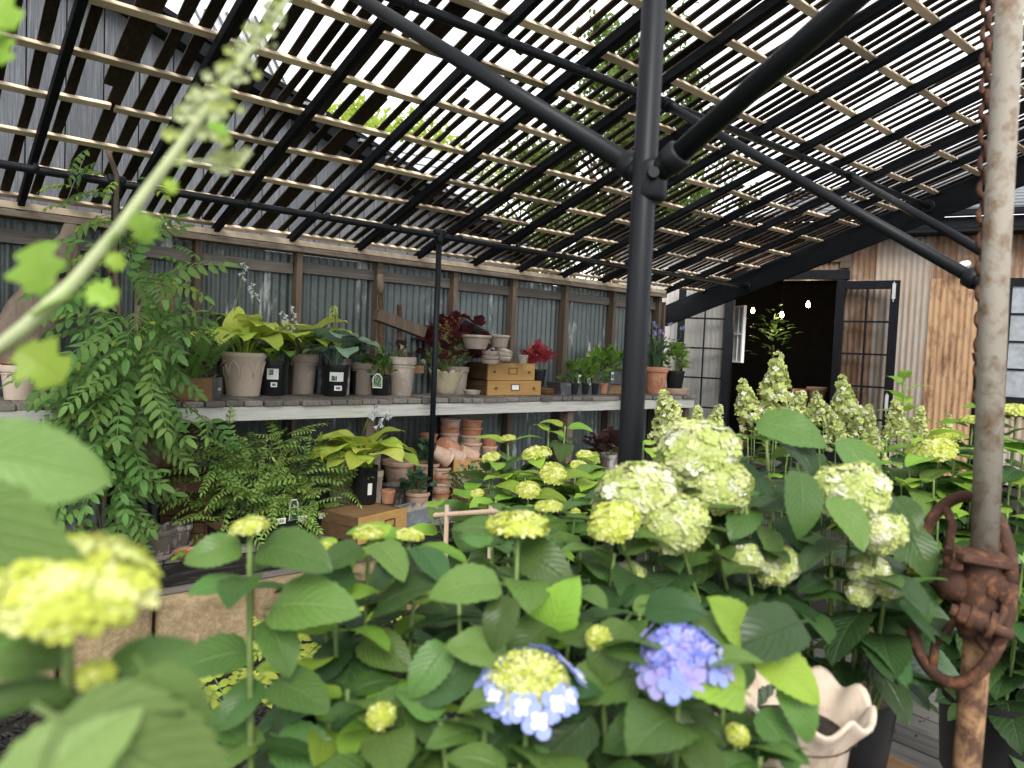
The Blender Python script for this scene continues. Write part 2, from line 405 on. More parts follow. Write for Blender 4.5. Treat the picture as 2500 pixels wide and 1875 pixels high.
b = MB(); q = J-CF*.045-CR*.005; b.tube([q, q-CF*.012], [.016, .013], 10); b.build('set_screw', M['pipe'], pf)
bp = at(2430, 500, d=3.12)
pipe('post', [(bp.x-.02, bp.y, 0), (bp.x, bp.y, rz(1.18))], .03, 20)
for s, e in (((3.78, 3.106, zh), at(2398, 693, d=3.06)), ((6.33, 3.106, zh), at(2398, 614, d=3.9))):
    e = Vector(e); s = Vector(s); d = (e-s).normalized()
    pipe('brace', [s, e], .0265, 18); coupling(s+d*.03, d, .042, .04); coupling(s, (1, 0, 0), .036, .05)
    if e.z < Z(.45):
        coupling(e-d*.05, d, .043, .025); pipe('elbow', [e-d*.02, e+Vector((.03, 0, -.01)), Vector((bp.x-.01, bp.y, e.z-.02))], .036)
pipe('post', [(6.25, 1.18, 0), (6.25, 1.18, rz(1.18))], .03)

# ---------------- corrugated back wall
wall = thing('corrugated_wall', 'grey corrugated metal wall framed by weathered studs behind the shelf', 'wall', (3, 5.9, 0))
WX1 = 7.24
WY = 5.79                                            # front face of the framing
PT = Z(.762)                                         # top of the plate
SX = [-1.15, -.37, .42, 1.18, 1.746, 2.545, 3.30, 4.12, 4.863, 5.60, 6.37, 7.2]
def corr(mb, x0, x1, y, z0, z1, pitch=.068, amp=.009, seg=6, nz=1):
    n = max(2, int((x1-x0)/pitch*seg)); vs = []; fs = []
    for k in range(n+1):
        x = x0+(x1-x0)*k/n; yy = y+amp*math.cos(2*PI*x/pitch)
        for j in range(nz+1): vs.append((x, yy, z0+(z1-z0)*j/nz))
    for k in range(n):
        for j in range(nz): a = k*(nz+1)+j; fs.append((a, a+nz+1, a+nz+2, a+1))
    mb.add(vs, fs)
for k, (x0, x1) in enumerate(((-1.6, -.55), (-.55, .42), (.42, 1.33), (1.33, 2.28), (2.28, 3.2), (3.2, 4.3), (4.3, 5.2), (5.2, 6.1), (6.1, 7.24))):
    b = MB(); corr(b, x0-.03, x1+.03, WY+.125+.006*(k % 2), -.05, PT-.03-rnd.uniform(0, .03))
    b.build('sheet', M['sheet'], wall, smooth=True, origin=(x0, WY+.12, 0))
    if k in (3, 6, 7):
        b = MB(); xe = x1-.05; b.add([(xe+.03*math.sin(q), WY+.112, .9+q*.08) for q in range(9)]+[(xe+.055+.012*math.sin(q*2.1), WY+.111, .9+q*.08) for q in range(9)], [(q, q+9, q+10, q+1) for q in range(8)])
        b.build('sheet_edge', M['rustsheet'] if k in (6, 4) else M['palesheet'], wall)
b = MB(); corr(b, 1.34, 1.62, WY+.108, .2, PT-.33); b.build('sheet', M['rustsheet'], wall, smooth=True, origin=(1.4, WY, 0))
for k, x in enumerate(SX):
    b = MB(); b.box((x, WY+.055, (PT-.04)/2), (.05 if k != 8 else .055, .10, PT-.04), Matrix.Rotation(rnd.uniform(-.008, .008), 3, 'Y'))
    b.build('stud', M['stud'], wall, bevel=.004, origin=(x, WY, 0))
b = MB(); b.bar((-1.6, WY+.03, PT-.022), (WX1, WY+.03, PT-.028), .16, .042); b.build('top_plate', M['plate'], wall, bevel=.004)
b = MB(); b.bar((-1.6, WY-.012, PT+.032), (WX1, WY-.012, PT+.022), .045, .045); b.build('ledger', M['batten'], wall, bevel=.003)
for k in range(len(SX)-1):
    b = MB(); zc = PT-.165+rnd.uniform(-.01, .01); b.bar((SX[k]+.027, WY+.085, zc), (SX[k+1]-.027, WY+.085, zc+rnd.uniform(-.008, .008)), .04, .09)
    b.build('rail', M['rail'], wall, bevel=.004, origin=(SX[k], WY, zc))
b = MB(); b.box((7.26, 5.95, (PT-.1)/2), (.03, .35, PT-.1)); b.build('end_board', M['stud'], wall, bevel=.004)

# ---------------- shelf along the wall
SZ = Z(-.445)                                        # top of the planks
SY = 5.2                                             # front edge
shelf = thing('plank_shelf', 'long shelf of short weathered planks with a pale front board along the metal wall', 'shelf', (3, 5.5, 0))
x = -1.1
while x < 7.15:
    wv = rnd.choice((.135, .14, .142, .1 if rnd.random() < .25 else .14)); b = MB(); ov = rnd.uniform(.0, .035)
    b.box((x+wv/2, (SY-ov+WY+.08)/2, SZ-.019+rnd.uniform(-.005, .004)), (wv-rnd.uniform(.006, .014), WY+.08-SY+ov, .038), Matrix.Rotation(rnd.uniform(-.012, .012), 3, 'Z'))
    b.build('plank', M['plank'], shelf, bevel=.006, origin=(x+wv/2, 5.5, SZ)); x += wv
for x0, x1 in ((-1.1, 2.945), (2.952, 7.16)):
    b = MB(); b.bar((x0, SY+.02, SZ-.091), (x1, SY+.02, SZ-.091), .038, .10); b.build('front_board', M['fascia'], shelf, bevel=.004, origin=(x0, SY, SZ))
b = MB(); b.bar((-1.1, WY-.03, SZ-.09), (7.16, WY-.03, SZ-.09), .04, .1); b.build('back_board', M['rail'], shelf)
for x in (-.6, 2.95, 5.2, 7.1):
    b = MB(); b.box((x, SY+.09, (SZ-.15)/2), (.08, .08, SZ-.15)); b.build('leg', M['stud'], shelf, bevel=.004)

# ---------------- black barn behind the wall
BY = 7.5
barn = thing('black_barn', 'large dark board and batten barn with a black rake edge rising behind the wall', 'barn', (1, 9, 0))
ra, rb = at(290, 30, Y=BY), at(1080, 517, Y=BY)
def rake(x): return ra.z+(rb.z-ra.z)*(x-ra.x)/(rb.x-ra.x)
x = -3.5
while x < 6.2:
    wv = .29; b = MB(); x2 = x+wv-.012; zt = min(rake(x), 5.6); zt2 = min(rake(x2), 5.6)
    if zt2 > .3:
        b.quadbox([(x, BY, -.7), (x2, BY, -.7), (x2, BY+.02, -.7), (x, BY+.02, -.7), (x, BY, zt), (x2, BY, zt2), (x2, BY+.02, zt2), (x, BY+.02, zt)])
        b.build('board', M['barn'], barn, origin=(x, BY, 0))
    x += wv
b = MB(); P = [(-3.5, -.7), (6.2, -.7), (6.2, rake(6.2)-.03), (-1.2, rake(-1.2)-.03), (-3.5, rake(-1.2)-.03)]
b.add([(p, BY+.03, q) for p, q in P], [(0, 1, 2, 3, 4)]); b.build('backing', M['black'], barn)
for k, (off, ww, yy) in enumerate(((.06, .13, .1), (.17, .05, .16))):
    b = MB(); b.bar((-1.2, BY-.05, rake(-1.2)+off), (6.6, BY-.05, rake(6.6)+off), .2+yy, ww if k == 0 else .05); b.build('rake_board', M['black'], barn)
x = 3.2
while x < 6.3:   # stepped shingle courses along the rake
    b = MB(); b.box((x, BY-.1, rake(x)+.13), (.11, .3, .03)); b.build('shingle', M['shingle'], barn); x += .17
# grey shingled house and pale metal roof further back
house = thing('grey_house', 'pale grey shingled roof seen through the slats beyond the barn', 'house', (9, 14, 0))
hp = [at(880, 330, Y=15), at(1190, 400, Y=15), at(1210, 560, Y=13.5), at(880, 560, Y=13.5)]
for k in range(9):
    a = hp[3].lerp(hp[0], k/9); c = hp[2].lerp(hp[1], k/9); a2 = hp[3].lerp(hp[0], (k+1.25)/9); c2 = hp[2].lerp(hp[1], (k+1.25)/9); dn = Vector((0, -.03, .02))
    b = MB(); b.add([a+dn, c+dn, c2, a2], [(0, 1, 2, 3)]); b.build('shingle_course', plain('pale_shingle', (.42, .44, .48), .9) if k == 0 else bpy.data.materials['pale_shingle'], house)
b = MB(); b.box(((hp[2].x+hp[3].x)/2, 14.4, hp[2].z/2), (abs(hp[2].x-hp[3].x)*.95, 1.5, hp[2].z-.2)); b.build('wall', M['barn'], house)
shed2 = thing('metal_roofed_building', 'building with a pale ribbed metal roof beyond the barn peak', 'building', (4, 11, 0))
q = [at(470, 20, Y=11), at(620, 40, Y=12), at(745, 320, Y=12), at(560, 190, Y=11)]
b = MB(); b.add(q, [(0, 1, 2, 3)]); b.build('roof', plain('pale_metal_roof', (.55, .55, .55), .4), shed2)
for k in range(7):
    b = MB(); a = q[0].lerp(q[1], k/6); c = q[3].lerp(q[2], k/6); b.bar(a-Vector((0, .04, 0)), c-Vector((0, .04, 0)), .03, .03); b.build('rib', M['shingle'], shed2)
b = MB(); b.box((3.9, 12.4, 1.2), (1.4, .5, 4)); b.build('wall', M['barn'], shed2)

# ---------------- rusty shed with the open double door
P0 = Vector((8.33*1.18, 4.05*1.18, 0)); se = Vector((.403, -.915, 0)).normalized(); sn = Vector((-.915, -.403, 0)).normalized()
shed = thing('rusty_shed', 'shed clad in rusty corrugated metal with an open black double door', 'shed', P0)
def F(s, z, o=0.0): return P0+se*s+sn*o+Vector((0, 0, z))
def fbox(mb, s0, s1, z0, z1, o0, o1):
    mb.quadbox([F(s0, z0, o1), F(s1, z0, o1), F(s1, z0, o0), F(s0, z0, o0), F(s0, z1, o1), F(s1, z1, o1), F(s1, z1, o0), F(s0, z1, o0)])
def fcorr(s0, s1, z0, z1, mat, o=0.0, pitch=.07, amp=.01):
    b = MB(); n = int((s1-s0)/pitch*6); vs = []; fs = []
    for k in range(n+1):
        s = s0+(s1-s0)*k/n
        for z in (z0, z1): vs.append(F(s, z, o+amp*math.cos(2*PI*s/pitch)))
    for k in range(n): fs.append((2*k, 2*k+2, 2*k+3, 2*k+1))
    b.add(vs, fs); return b.build('sheet', mat, shed, smooth=True, origin=F(s0, 0))
HT = 2.55; JL, JR = -1.46, -.12
fcorr(-3.2, JL-.06, 0, 3.12, M['palesheet']); fcorr(JL-.06, -.55, HT, 3.12, M['rustsheet'], .004)
fcorr(-.55, .36, HT, 3.12, M['rustsheet']); fcorr(JR+.05, .36, 0, HT, M['rustsheet'], .006)
fcorr(.34, .72, 0, 3.12, M['greysheet'], .01); fcorr(.7, 1.0, 0, 3.12, M['greysheet'], .004)
fcorr(.98, 1.52, 0, 2.56, M['orangesheet'], .014); fcorr(.98, 1.52, 2.54, 3.12, M['rustsheet'], .008)
fcorr(1.5, 1.72, 0, 3.12, M['greysheet'], .006); fcorr(1.72, 2.9, 0, 1.0, M['greysheet']); fcorr(1.7, 2.76, 2.55, 3.12, M['rustsheet'], .003); fcorr(2.75, 4.4, 1.0, 3.12, M['rustsheet'])
b = MB()
for s0, s1, z0, z1 in ((JL-.1, JL, 0, HT), (JR, JR+.09, 0, HT), (JL-.14, JR+.15, HT, HT+.13)): fbox(b, s0, s1, z0, z1, -.1, .05)
b.build('door_frame', M['black'], shed, bevel=.006)
def leaf(hinge_s, dirv, W_, Ht, bolts):
    """one glazed door leaf standing open"""
    h = F(hinge_s, .06, .09); d = Vector(dirv).normalized(); nn = Vector((0, 0, 1)).cross(d)
    if nn.dot(CAM-h) < 0: nn = -nn
    def B(mb, a0, a1, z0, z1, t0, t1):
        P = []
        for zz in (z0, z1):
            for a, t in ((a0, t0), (a1, t0), (a1, t1), (a0, t1)): P.append(h+d*a+nn*t+Vector((0, 0, zz)))
        mb.quadbox(P)
    o = MB(); sw = .105
    B(o, 0, sw, 0, Ht, -.022, .022); B(o, W_-sw, W_, 0, Ht, -.022, .022); B(o, sw, W_-sw, Ht-.11, Ht, -.0215, .0215); B(o, sw, W_-sw, 0, .22, -.0215, .0215)
    door = o.build('door', M['black'], shed, bevel=.004)
    rows = 5; gh = (Ht-.33)/rows; iw = W_-2*sw
    mb = MB()
    for r in range(1, rows): B(mb, sw, W_-sw, .22+gh*r-.012, .22+gh*r+.012, -.014, .014)
    B(mb, W_/2-.012, W_/2+.012, .22, Ht-.11, -.0135, .0145); mb.build('muntin', M['black'], door)
    for r in range(rows):
        for c in range(2):
            g = MB(); B(g, sw+c*iw/2, sw+(c+1)*iw/2, .22+gh*r, .22+gh*(r+1), -.002, .002); g.build('pane', M['glass'], door)
    if bolts:
        for zz in (Ht-.14, Ht*.36):
            g = MB(); B(g, W_-.085, W_-.045, zz-.1, zz+.1, .022, .03); B(g, W_-.07, W_-.06, zz-.14, zz+.12, .03, .042); g.build('bolt', M['steel'], door)
leaf(JR, se*1+sn*.16, .76, 2.46, True); leaf(JL, -se*1+sn*.25, .76, 2.46, False)
# eaves
b = MB(); fbox(b, -3.4, 4.6, 3.1, 3.14, 0, .34); b.build('soffit', M['black'], shed)
b = MB(); fbox(b, -3.4, 4.6, 3.14, 3.28, .3, .345); fbox(b, -3.4, 4.6, 3.285, 3.36, .34, .43); b.build('fascia_board', M['black'], shed, bevel=.006)
b = MB(); b.add([F(-1.2, 3.36, .43), F(4.8, 3.36, .43), F(4.8, 5.4, -3.5), F(2.2, 5.4, -3.5)], [(0, 1, 2, 3)]); b.build('roof', M['shingle'], shed)
b = MB()
for k in range(10): fbox(b, -.9, 4.8, 3.37+k*.06, 3.385+k*.06, .42-k*.12, .30-k*.12)
b.build('shingle_courses', M['shingle'], shed); 
# wooden bracket sign above the door
b = MB(); fbox(b, -.45, .03, 2.78, 2.93, .02, .05); fbox(b, -.45, .03, 2.93, 3.03, .02, .046); fbox(b, -.1, .035, 2.70, 2.78, .02, .055); b.build('bracket', M['stud'], shed, bevel=.01)
# dark room behind the doors
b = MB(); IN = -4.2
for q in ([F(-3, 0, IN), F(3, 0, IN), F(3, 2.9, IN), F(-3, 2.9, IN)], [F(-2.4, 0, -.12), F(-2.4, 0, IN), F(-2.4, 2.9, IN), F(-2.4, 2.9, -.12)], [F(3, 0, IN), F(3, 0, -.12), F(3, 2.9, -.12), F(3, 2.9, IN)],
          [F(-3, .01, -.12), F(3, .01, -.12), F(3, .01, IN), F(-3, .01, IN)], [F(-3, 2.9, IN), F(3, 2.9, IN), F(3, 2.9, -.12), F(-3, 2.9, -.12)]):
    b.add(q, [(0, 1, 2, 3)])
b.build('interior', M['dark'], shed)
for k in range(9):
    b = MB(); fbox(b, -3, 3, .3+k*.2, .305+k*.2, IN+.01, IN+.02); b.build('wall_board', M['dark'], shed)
for px, py, o in ((1973, 742, -1.0), (1909, 767, -1.4), (1838, 757, -1.8)):
    r = ray(px, py); t = ((P0+sn*o)-CAM).dot(sn)/r.dot(sn); p = CAM+r*t
    l = thing('hanging_bulb', {1973: 'lit pear-shaped bulb hanging highest and nearest the right door leaf', 1909: 'lit bulb hanging lowest in the middle of the three in the dark doorway', 1838: 'lit bulb hanging nearest the white window inside the shed'}[px], 'light bulb', p, 'bulbs hanging inside the shed')
    b = MB(); b.lathe([(.002, -.055), (.02, -.045), (.03, -.02), (.026, .005), (.014, .03), (.012, .04)], p, 12); b.build('glass_bulb', M['bulb'], l, smooth=True)
    b = MB(); b.tube([p+Vector((0, 0, .04)), p+Vector((0, 0, .1))], .016, 8); b.build('socket', M['black'], l); b = MB(); b.tube([p+Vector((0, 0, .1)), (p.x, p.y, 2.89)], .004, 5); b.build('cord', M['black'], l)
    pl = bpy.data.lights.new('bulb_light', 'POINT'); pl.energy = 5; pl.color = (1, .75, .45); pl.shadow_soft_size = .03
    po = bpy.data.objects.new('bulb_light', pl); C.objects.link(po); po.parent = l; po.location = (0, 0, -.1)
# white window inside, at the left
b = MB(); s0 = -1.9; i0, i1 = -1.5, -.9
a = at(1797, 745, d=11.2); 
win = thing('white_window', 'white framed window on the side wall just inside the dark doorway', 'window', a)
wd = Vector((-sn.x, -sn.y, 0)); wp = [at(1793, 742, d=11.4), at(1820, 748, d=11.15)]; zt, zb = a.z, at(1795, 885, d=11.2).z
dirw = (wp[1]-wp[0]); dirw.z = 0; ln = dirw.length; dirw.normalize()
def wb(mb, a0, a1, z0, z1, th=.05):
    mb.bar(Vector((wp[0].x, wp[0].y, 0))+dirw*a0+Vector((0, 0, (z0+z1)/2)), Vector((wp[0].x, wp[0].y, 0))+dirw*a1+Vector((0, 0, (z0+z1)/2)), th, z1-z0)
mb = MB(); e = .03
wb(mb, 0, e, zb, zt); wb(mb, ln-e, ln, zb, zt); wb(mb, e, ln-e, zt-e, zt); wb(mb, e, ln-e, zb, zb+e); wb(mb, e, ln-e, (zt+zb)/2-.015, (zt+zb)/2+.015, .045); wb(mb, ln/2-.008, ln/2+.008, zb+e, zt-e, .03)
mb.build('frame', M['white'], win)
mb = MB(); wb(mb, e, ln-e, zb+e, zt-e, .01); mb.build('pane', plain('dull_pane', (.35, .38, .4), .1), win)
# security camera
cp = F(1.33, 2.72, .03); sc_ = thing('security_camera', 'white security camera fixed on the rusty wall under the brace', 'security camera', cp)
b = MB(); b.lathe([(.001, .05), (.05, .05), (.06, .03), (.06, 0)], cp, 16, R=sn.to_track_quat('Z', 'Y').to_matrix()); b.build('base', M['white'], sc_, smooth=True)
cd = (sn*.8-se*.75+Vector((0, 0, -.35))).normalized(); c0 = cp+sn*.12
b = MB(); b.tube([cp+sn*.04, c0], .02, 8); b.build('arm', M['white'], sc_)
b = MB(); b.tube([c0-cd*.07, c0-cd*.055, c0+cd*.09], [.03, .042, .042], 16); b.build('body', M['white'], sc_, smooth=True)
b = MB(); b.tube([c0+cd*.088, c0+cd*.093], .035, 16); b.build('lens', M['black'], sc_)
# the black window right of the pole
wn = thing('shed_window', 'black framed shed window right of the rusty pole', 'window', F(2.2, 1.1))
b = MB()
for s0, s1, z0, z1 in ((1.78, 1.86, 1.0, 2.56), (2.62, 2.7, 1.0, 2.56), (1.86, 2.62, 2.46, 2.56), (1.86, 2.62, 1.0, 1.1), (2.08, 2.11, 1.1, 2.46), (2.35, 2.38, 1.1, 2.46)): fbox(b, s0, s1, z0, z1, .02, .07)
for k in range(1, 4): fbox(b, 1.86, 2.62, 1.1+k*.34-.012, 1.1+k*.34+.012, .03, .06)
b.build('frame', M['black'], wn)
b = MB(); fbox(b, 1.72, 2.76, .96, 1.0, .0, .11); b.build('sill', M['black'], wn, bevel=.005)
b = MB(); fbox(b, 1.86, 2.62, 1.1, 2.46, .035, .045); b.build('pane', plain('window_reflection_glass', (.25, .27, .29), .06), wn)
# ================================================================ POTS, DRAWERS, TOOLS
M['terra'] = spotted('terracotta', (.44, .20, .115), (.55, .36, .26), .5, .72, (1, 1, 1), 9, .85, (.38, .17, .095), .1, .12)
M['terrapale'] = spotted('pale_terracotta', (.52, .35, .255), (.60, .48, .40), .45, .7, (1, 1, 1), 8, .85, (.46, .28, .19), .1, .12)
M['cream'] = spotted('cream_clay', (.66, .56, .45), (.52, .33, .23), .6, .78, (1, 1, .6), 5, .85, (.5, .40, .31), .08, .08)
M['greyclay'] = spotted('grey_clay', (.37, .305, .25), (.50, .44, .38), .5, .7, (1, 1, .7), 6, .9, (.29, .235, .19), .1, .15)
M['oldclay'] = spotted('limed_old_clay', (.15, .12, .105), (.5, .47, .43), .5, .62, (1, 1, .45), 9, .9, (.1, .08, .07), .15, .15)
M['nursery'] = plain('black_nursery_plastic', (.012, .012, .013), .35, 0, 0, .2, 30, .05)
M['galv'] = spotted('galvanised_tin', (.27, .29, .31), (.4, .42, .43), .45, .65, (1, 1, 1), 7, .45, (.2, .215, .23), .08, .1, .4)
M['zinc'] = spotted('dark_zinc', (.1, .105, .11), (.22, .23, .235), .5, .7, (1, 1, 1), 5, .5, (.07, .074, .078), .1, .1, .4)
M['drawer'] = wood('varnished_yellow_wood', (.22, .12, .04), (.42, .245, .085), (.52, .33, .14), 0, .45, .12, .15)
M['drawerside'] = wood('dark_drawer_side', (.045, .026, .014), (.105, .062, .032), (.17, .105, .06), 1, .7, .15)
M['boxwood'] = wood('brown_box_wood', (.1, .06, .03), (.22, .13, .065), (.32, .2, .11), 0, .7, .2)
M['leafpot'] = spotted('mossy_stone_pot', (.46, .41, .29), (.22, .21, .09), .5, .68, (1, 1, .5), 9, .85, (.36, .31, .2), .2, .1)
M['paper'] = plain('white_label', (.72, .72, .7), .5, 0, 0, .05, 10, 0)
M['print'] = spotted('printed_plant_photo', (.05, .13, .06), (.3, .42, .2), .5, .6, (1, 1, 1), 60, .4)
M['ink'] = plain('printed_ink', (.05, .05, .05), .5, 0, 0, 0, 10, 0)
M['brass'] = plain('aged_brass', (.16, .11, .05), .45, .7, 0, .3, 40, .1)
M['rust'] = spotted('rusted_iron', (.085, .04, .026), (.19, .085, .04), .52, .66, (1, 1, 1), 34, .8, (.045, .024, .018), .9, .1)
M['oldwood'] = wood('old_grey_brown_wood', (.09, .065, .05), (.2, .155, .12), (.31, .25, .2), 2, .9, .1, .8, .5)
FWD = Vector((CF.x, CF.y, 0)).normalized(); RGT = Vector((CR.x, CR.y, 0)).normalized()

def front_label(mb_parent, c, rb, rt, h, spots):
    """paper labels stuck to the side that faces the camera; spots: (angle, z0, z1, width, material)"""
    a0 = math.atan2(-FWD.y, -FWD.x)
    for an, z0, z1, wdt, mt in spots:
        b = MB(); n = 5; P = []
        for k in range(n+1):
            for z in (z0, z1):
                r = rb+(rt-rb)*z/h+.0025; an2 = a0+an+(k/n-.5)*wdt/r
                P.append(Vector((c.x+r*math.cos(an2), c.y+r*math.sin(an2), c.z+z)))
        b.add(P, [(2*k, 2*k+2, 2*k+3, 2*k+1) for k in range(n)]); b.build('label' if mt != 'ink' else 'print', M[mt], mb_parent)
def pot_at(name, label, c, h, rt, rb, mat, style='rim', group=None, soil=True, cat='pot', deco=None, labels=(), tilt=None, hollow=False):
    """c: centre of the base in the world"""
    c = Vector(c); t = thing(name, label, cat, c, group); R = tilt
    fn = None
    if style == 'rim':
        prof = [(0.001, 0), (rb*.96, 0), (rb, .006), (rt*.90, h*.80), (rt*.985, h*.815), (rt, h*.84), (rt, h*.975), (rt*.985, h), (rt*.9, h), (rt*.86, h*.9)]
    elif style == 'roll':
        prof = [(0.001, 0), (rb*.96, 0), (rb, .006), (rt*.93, h*.87), (rt*.99, h*.895), (rt*1.01, h*.94), (rt*.985, h*.985), (rt*.93, h), (rt*.88, h*.985), (rt*.84, h*.88)]
    elif style == 'nursery':
        prof = [(0.001, 0), (rb*.95, 0), (rb, .012), (rt*.95, h*.87), (rt*.955, h*.9), (rt*1.0, h*.91), (rt*1.0, h), (rt*.96, h), (rt*.94, h*.9)]
    elif style == 'bowl':
        prof = [(0.001, 0), (rb*.9, 0), (rb, .008), (rt*.75, h*.45), (rt*.95, h*.86), (rt, h*.9), (rt, h), (rt*.93, h), (rt*.86, h*.8)]
    else:
        prof = [(0.001, 0), (rb*.97, 0), (rb, .004), (rt*.97, h*.93), (rt, h*.95), (rt, h), (rt*.93, h), (rt*.9, h*.9)]
    if not soil or hollow: prof = prof+[(rb*.85, h*.12), (.001, h*.1)]
    b = MB(); b.lathe(prof, c, 36, R=R); b.build('body', M[mat], t, smooth=True).modifiers.new('edges', 'EDGE_SPLIT').split_angle = .9
    if soil and not hollow:
        b = MB(); b.disc(c+Vector((0, 0, h*.9)), rt*.9, 24); b.build('soil', M['soil'], t)
    if deco == 'arches':
        n = 9; b = MB()
        for k in range(n):
            a = 2*PI*k/n; P = []
            for j in range(9):
                u = j/8; aa = a+2*PI/n*u; z = h*(.42+.38*math.sin(PI*u)**.6) if True else 0
                r = rb+(rt*.93-rb)*z/(h*.87)+.002; P.append(c+Vector((r*math.cos(aa), r*math.sin(aa), z)))
            b.tube(P, .0045 if rt > .1 else .003, 5)
        b.build('arch_relief', M[mat], t, smooth=True)
    if deco in ('scallop', 'wave'):
        n = 22; b = MB()
        for k in range(n):
            a = 2*PI*k/n; P = []
            for j in range(5):
                u = j/4; aa = a+2*PI/n*u; z = h*(.76 if deco == 'scallop' else .9)-h*.035*math.sin(PI*u)
                r = (rb+(rt*.93-rb)*z/(h*.87) if deco == 'scallop' else rt)+.0015; P.append(c+(R if R is not None else Matrix.Identity(3)) @ Vector((r*math.cos(aa), r*math.sin(aa), z)))
            b.tube(P, .0026, 4, cap=False)
        b.build('scallop_relief', M[mat], t)
    if labels: front_label(t, c, rb, rt, h, labels)
    return t
def pot(name, label, px, py, hpx, rpx, bpx, mat, z=None, Y=None, **k):
    """px, py: lowest front point of the pot in the photograph; sizes in photograph pixels"""
    p = at(px, py, z=z) if Y is None else at(px, py, Y=Y)
    s = pxm(p); rb = bpx*s/2; c = p+FWD*rb*.9; s2 = pxm(c)
    if Y is not None and z is not None: c.z = z
    t = pot_at(name, label, c, hpx*s2, rpx*s2/2, bpx*s2/2, mat, **k)
    t['r'] = rpx*s2/2; t['h'] = hpx*s2; return t
def saucer(label, px, py, rpx, mat='terra', z=0.0, h=.028, group=None, Y=None, c=None):
    p = Vector(c) if c is not None else at(px, py, z=z) if Y is None else at(px, py, Y=Y)
    r = rpx*pxm(p)/2; cc = p if c is not None else p+FWD*r*.92
    t = thing('saucer', label, 'saucer', cc, group); b = MB()
    b.lathe([(.001, 0), (r*.82, 0), (r*.98, h*.8), (r, h), (r*.93, h), (r*.8, h*.4), (.001, h*.36)], cc, 32); b.build('dish', M[mat], t, smooth=True).modifiers.new('edges', 'EDGE_SPLIT').split_angle = .9
    return t
def top(t, f=.9): return Vector(t.location)+Vector((0, 0, t['h']*f))

# ---- on the shelf, left to right
T = {}
lab1 = [(-.1, .06, .125, .085, 'paper'), (-.32, .068, .118, .033, 'print'), (.12, .015, .045, .045, 'paper'), (.12, .022, .038, .022, 'ink')]
T['farleft'] = pot('clay_pot', 'wide pale clay pot with a scalloped band at the left end of the shelf', 28, 977, 84, 84, 62, 'cream', z=SZ, deco='scallop', hollow=True, soil=False)
saucer('orange terracotta saucer laid on the scalloped pot at the left shelf end', 0, 0, 84, 'terra', c=Vector(T['farleft'].location)+Vector((0, 0, T['farleft']['h']+.001)), h=.022)
T['arch'] = pot('clay_pot', 'large cream clay pot with raised arches holding a yellow hosta', 581, 968, 106, 106, 76, 'cream', z=SZ, style='roll', deco='arches')
T['blackA'] = pot('nursery_pot', 'black plastic nursery pot between the arched pot and the tall tan pot', 655, 966, 82, 68, 58, 'nursery', z=SZ, style='nursery', labels=[(.35, .13, .215, .09, 'paper'), (.22, .165, .21, .035, 'print'), (.45, .07, .108, .05, 'paper'), (.45, .08, .098, .025, 'ink')])
T['tall'] = pot('clay_pot', 'tall tan clay pot with a scalloped band under its rim', 733, 963, 97, 71, 51, 'greyclay', z=SZ, deco='scallop')
T['blackB'] = pot('nursery_pot', 'black nursery pot with two white labels holding the blue-green hosta', 811, 968, 77, 68, 55, 'nursery', z=SZ, style='nursery', labels=[(.35, .125, .2, .115, 'paper'), (.16, .13, .17, .045, 'print'), (.5, .05, .09, .065, 'paper'), (.5, .06, .08, .035, 'ink')])
T['blackC'] = pot('nursery_pot', 'small black nursery pot with dark leafy plant behind the label pot', 872, 964, 58, 44, 34, 'nursery', z=SZ, style='nursery', labels=[(.5, .13, .17, .04, 'paper')])
T['blackD'] = pot('nursery_pot', 'square-looking small black pot with an arched picture tag', 924, 967, 50, 50, 38, 'nursery', z=SZ, style='nursery', labels=[(-.6, .11, .15, .035, 'paper')])
T['greytall'] = pot('clay_pot', 'tall grey clay pot with two dark rings under its thick rim', 975, 967, 94, 70, 52, 'greyclay', z=SZ, deco='scallop')
T['backgrey'] = pot('clay_pot', 'empty brown clay pot at the back behind the blue-green hosta', 884, 930, 78, 74, 58, 'greyclay', Y=5.66, z=SZ, hollow=True)
T['backbrown'] = pot('clay_pot', 'dark brown clay pot half hidden behind the hosta near the clamp', 822, 930, 88, 60, 50, 'oldclay', Y=5.68, z=SZ, hollow=True)
# leaf shaped pot
p = at(1085, 964, z=SZ); s = pxm(p); c = p+FWD*24*s; lp = thing('leaf_pot', 'stone pot shaped like overlapping upright leaves with variegated plant', 'pot', c); lp['r'] = 40*s; lp['h'] = 62*s
for ring, n, ro in ((0, 7, 0), (1, 7, PI/7)):
    for k in range(n):
        a = 2*PI*k/n+ro; b = MB(); vs = []; fs = []; nu, nv = 8, 5
        for i in range(nu+1):
            u = i/nu; z = u*62*s*(1.0-.06*ring); rr = (24+20*u**.8+(0 if ring == 0 else -1.5))*s; half = (.62*math.sin(PI*min(.93, u*.72+.24))**.8)*(1-max(0, u-.72)**1.6*3.2)
            for j in range(nv+1):
                v = j/nv*2-1; aa = a+v*half; r2 = rr-.006*abs(v)+.01*max(0, u-.8)*4*s/s*.3
                vs.append(c+Vector((r2*math.cos(aa), r2*math.sin(aa), z)))
        for i in range(nu):
            for j in range(nv): q = i*(nv+1)+j; fs.append((q, q+1, q+nv+2, q+nv+1))
        b.add(vs, fs); o = b.build('leaf_lobe', M['leafpot'], lp, smooth=True); so2 = o.modifiers.new('thick', 'SOLIDIFY'); so2.thickness = .008
b = MB(); b.lathe([(.001, 0), (24*s, 0), (26*s, .02), (40*s, 50*s), (.001, 52*s)], c, 24); b.build('body', M['leafpot'], lp, smooth=True)
b = MB(); b.disc(c+Vector((0, 0, 53*s)), 36*s); b.build('soil', M['soil'], lp)
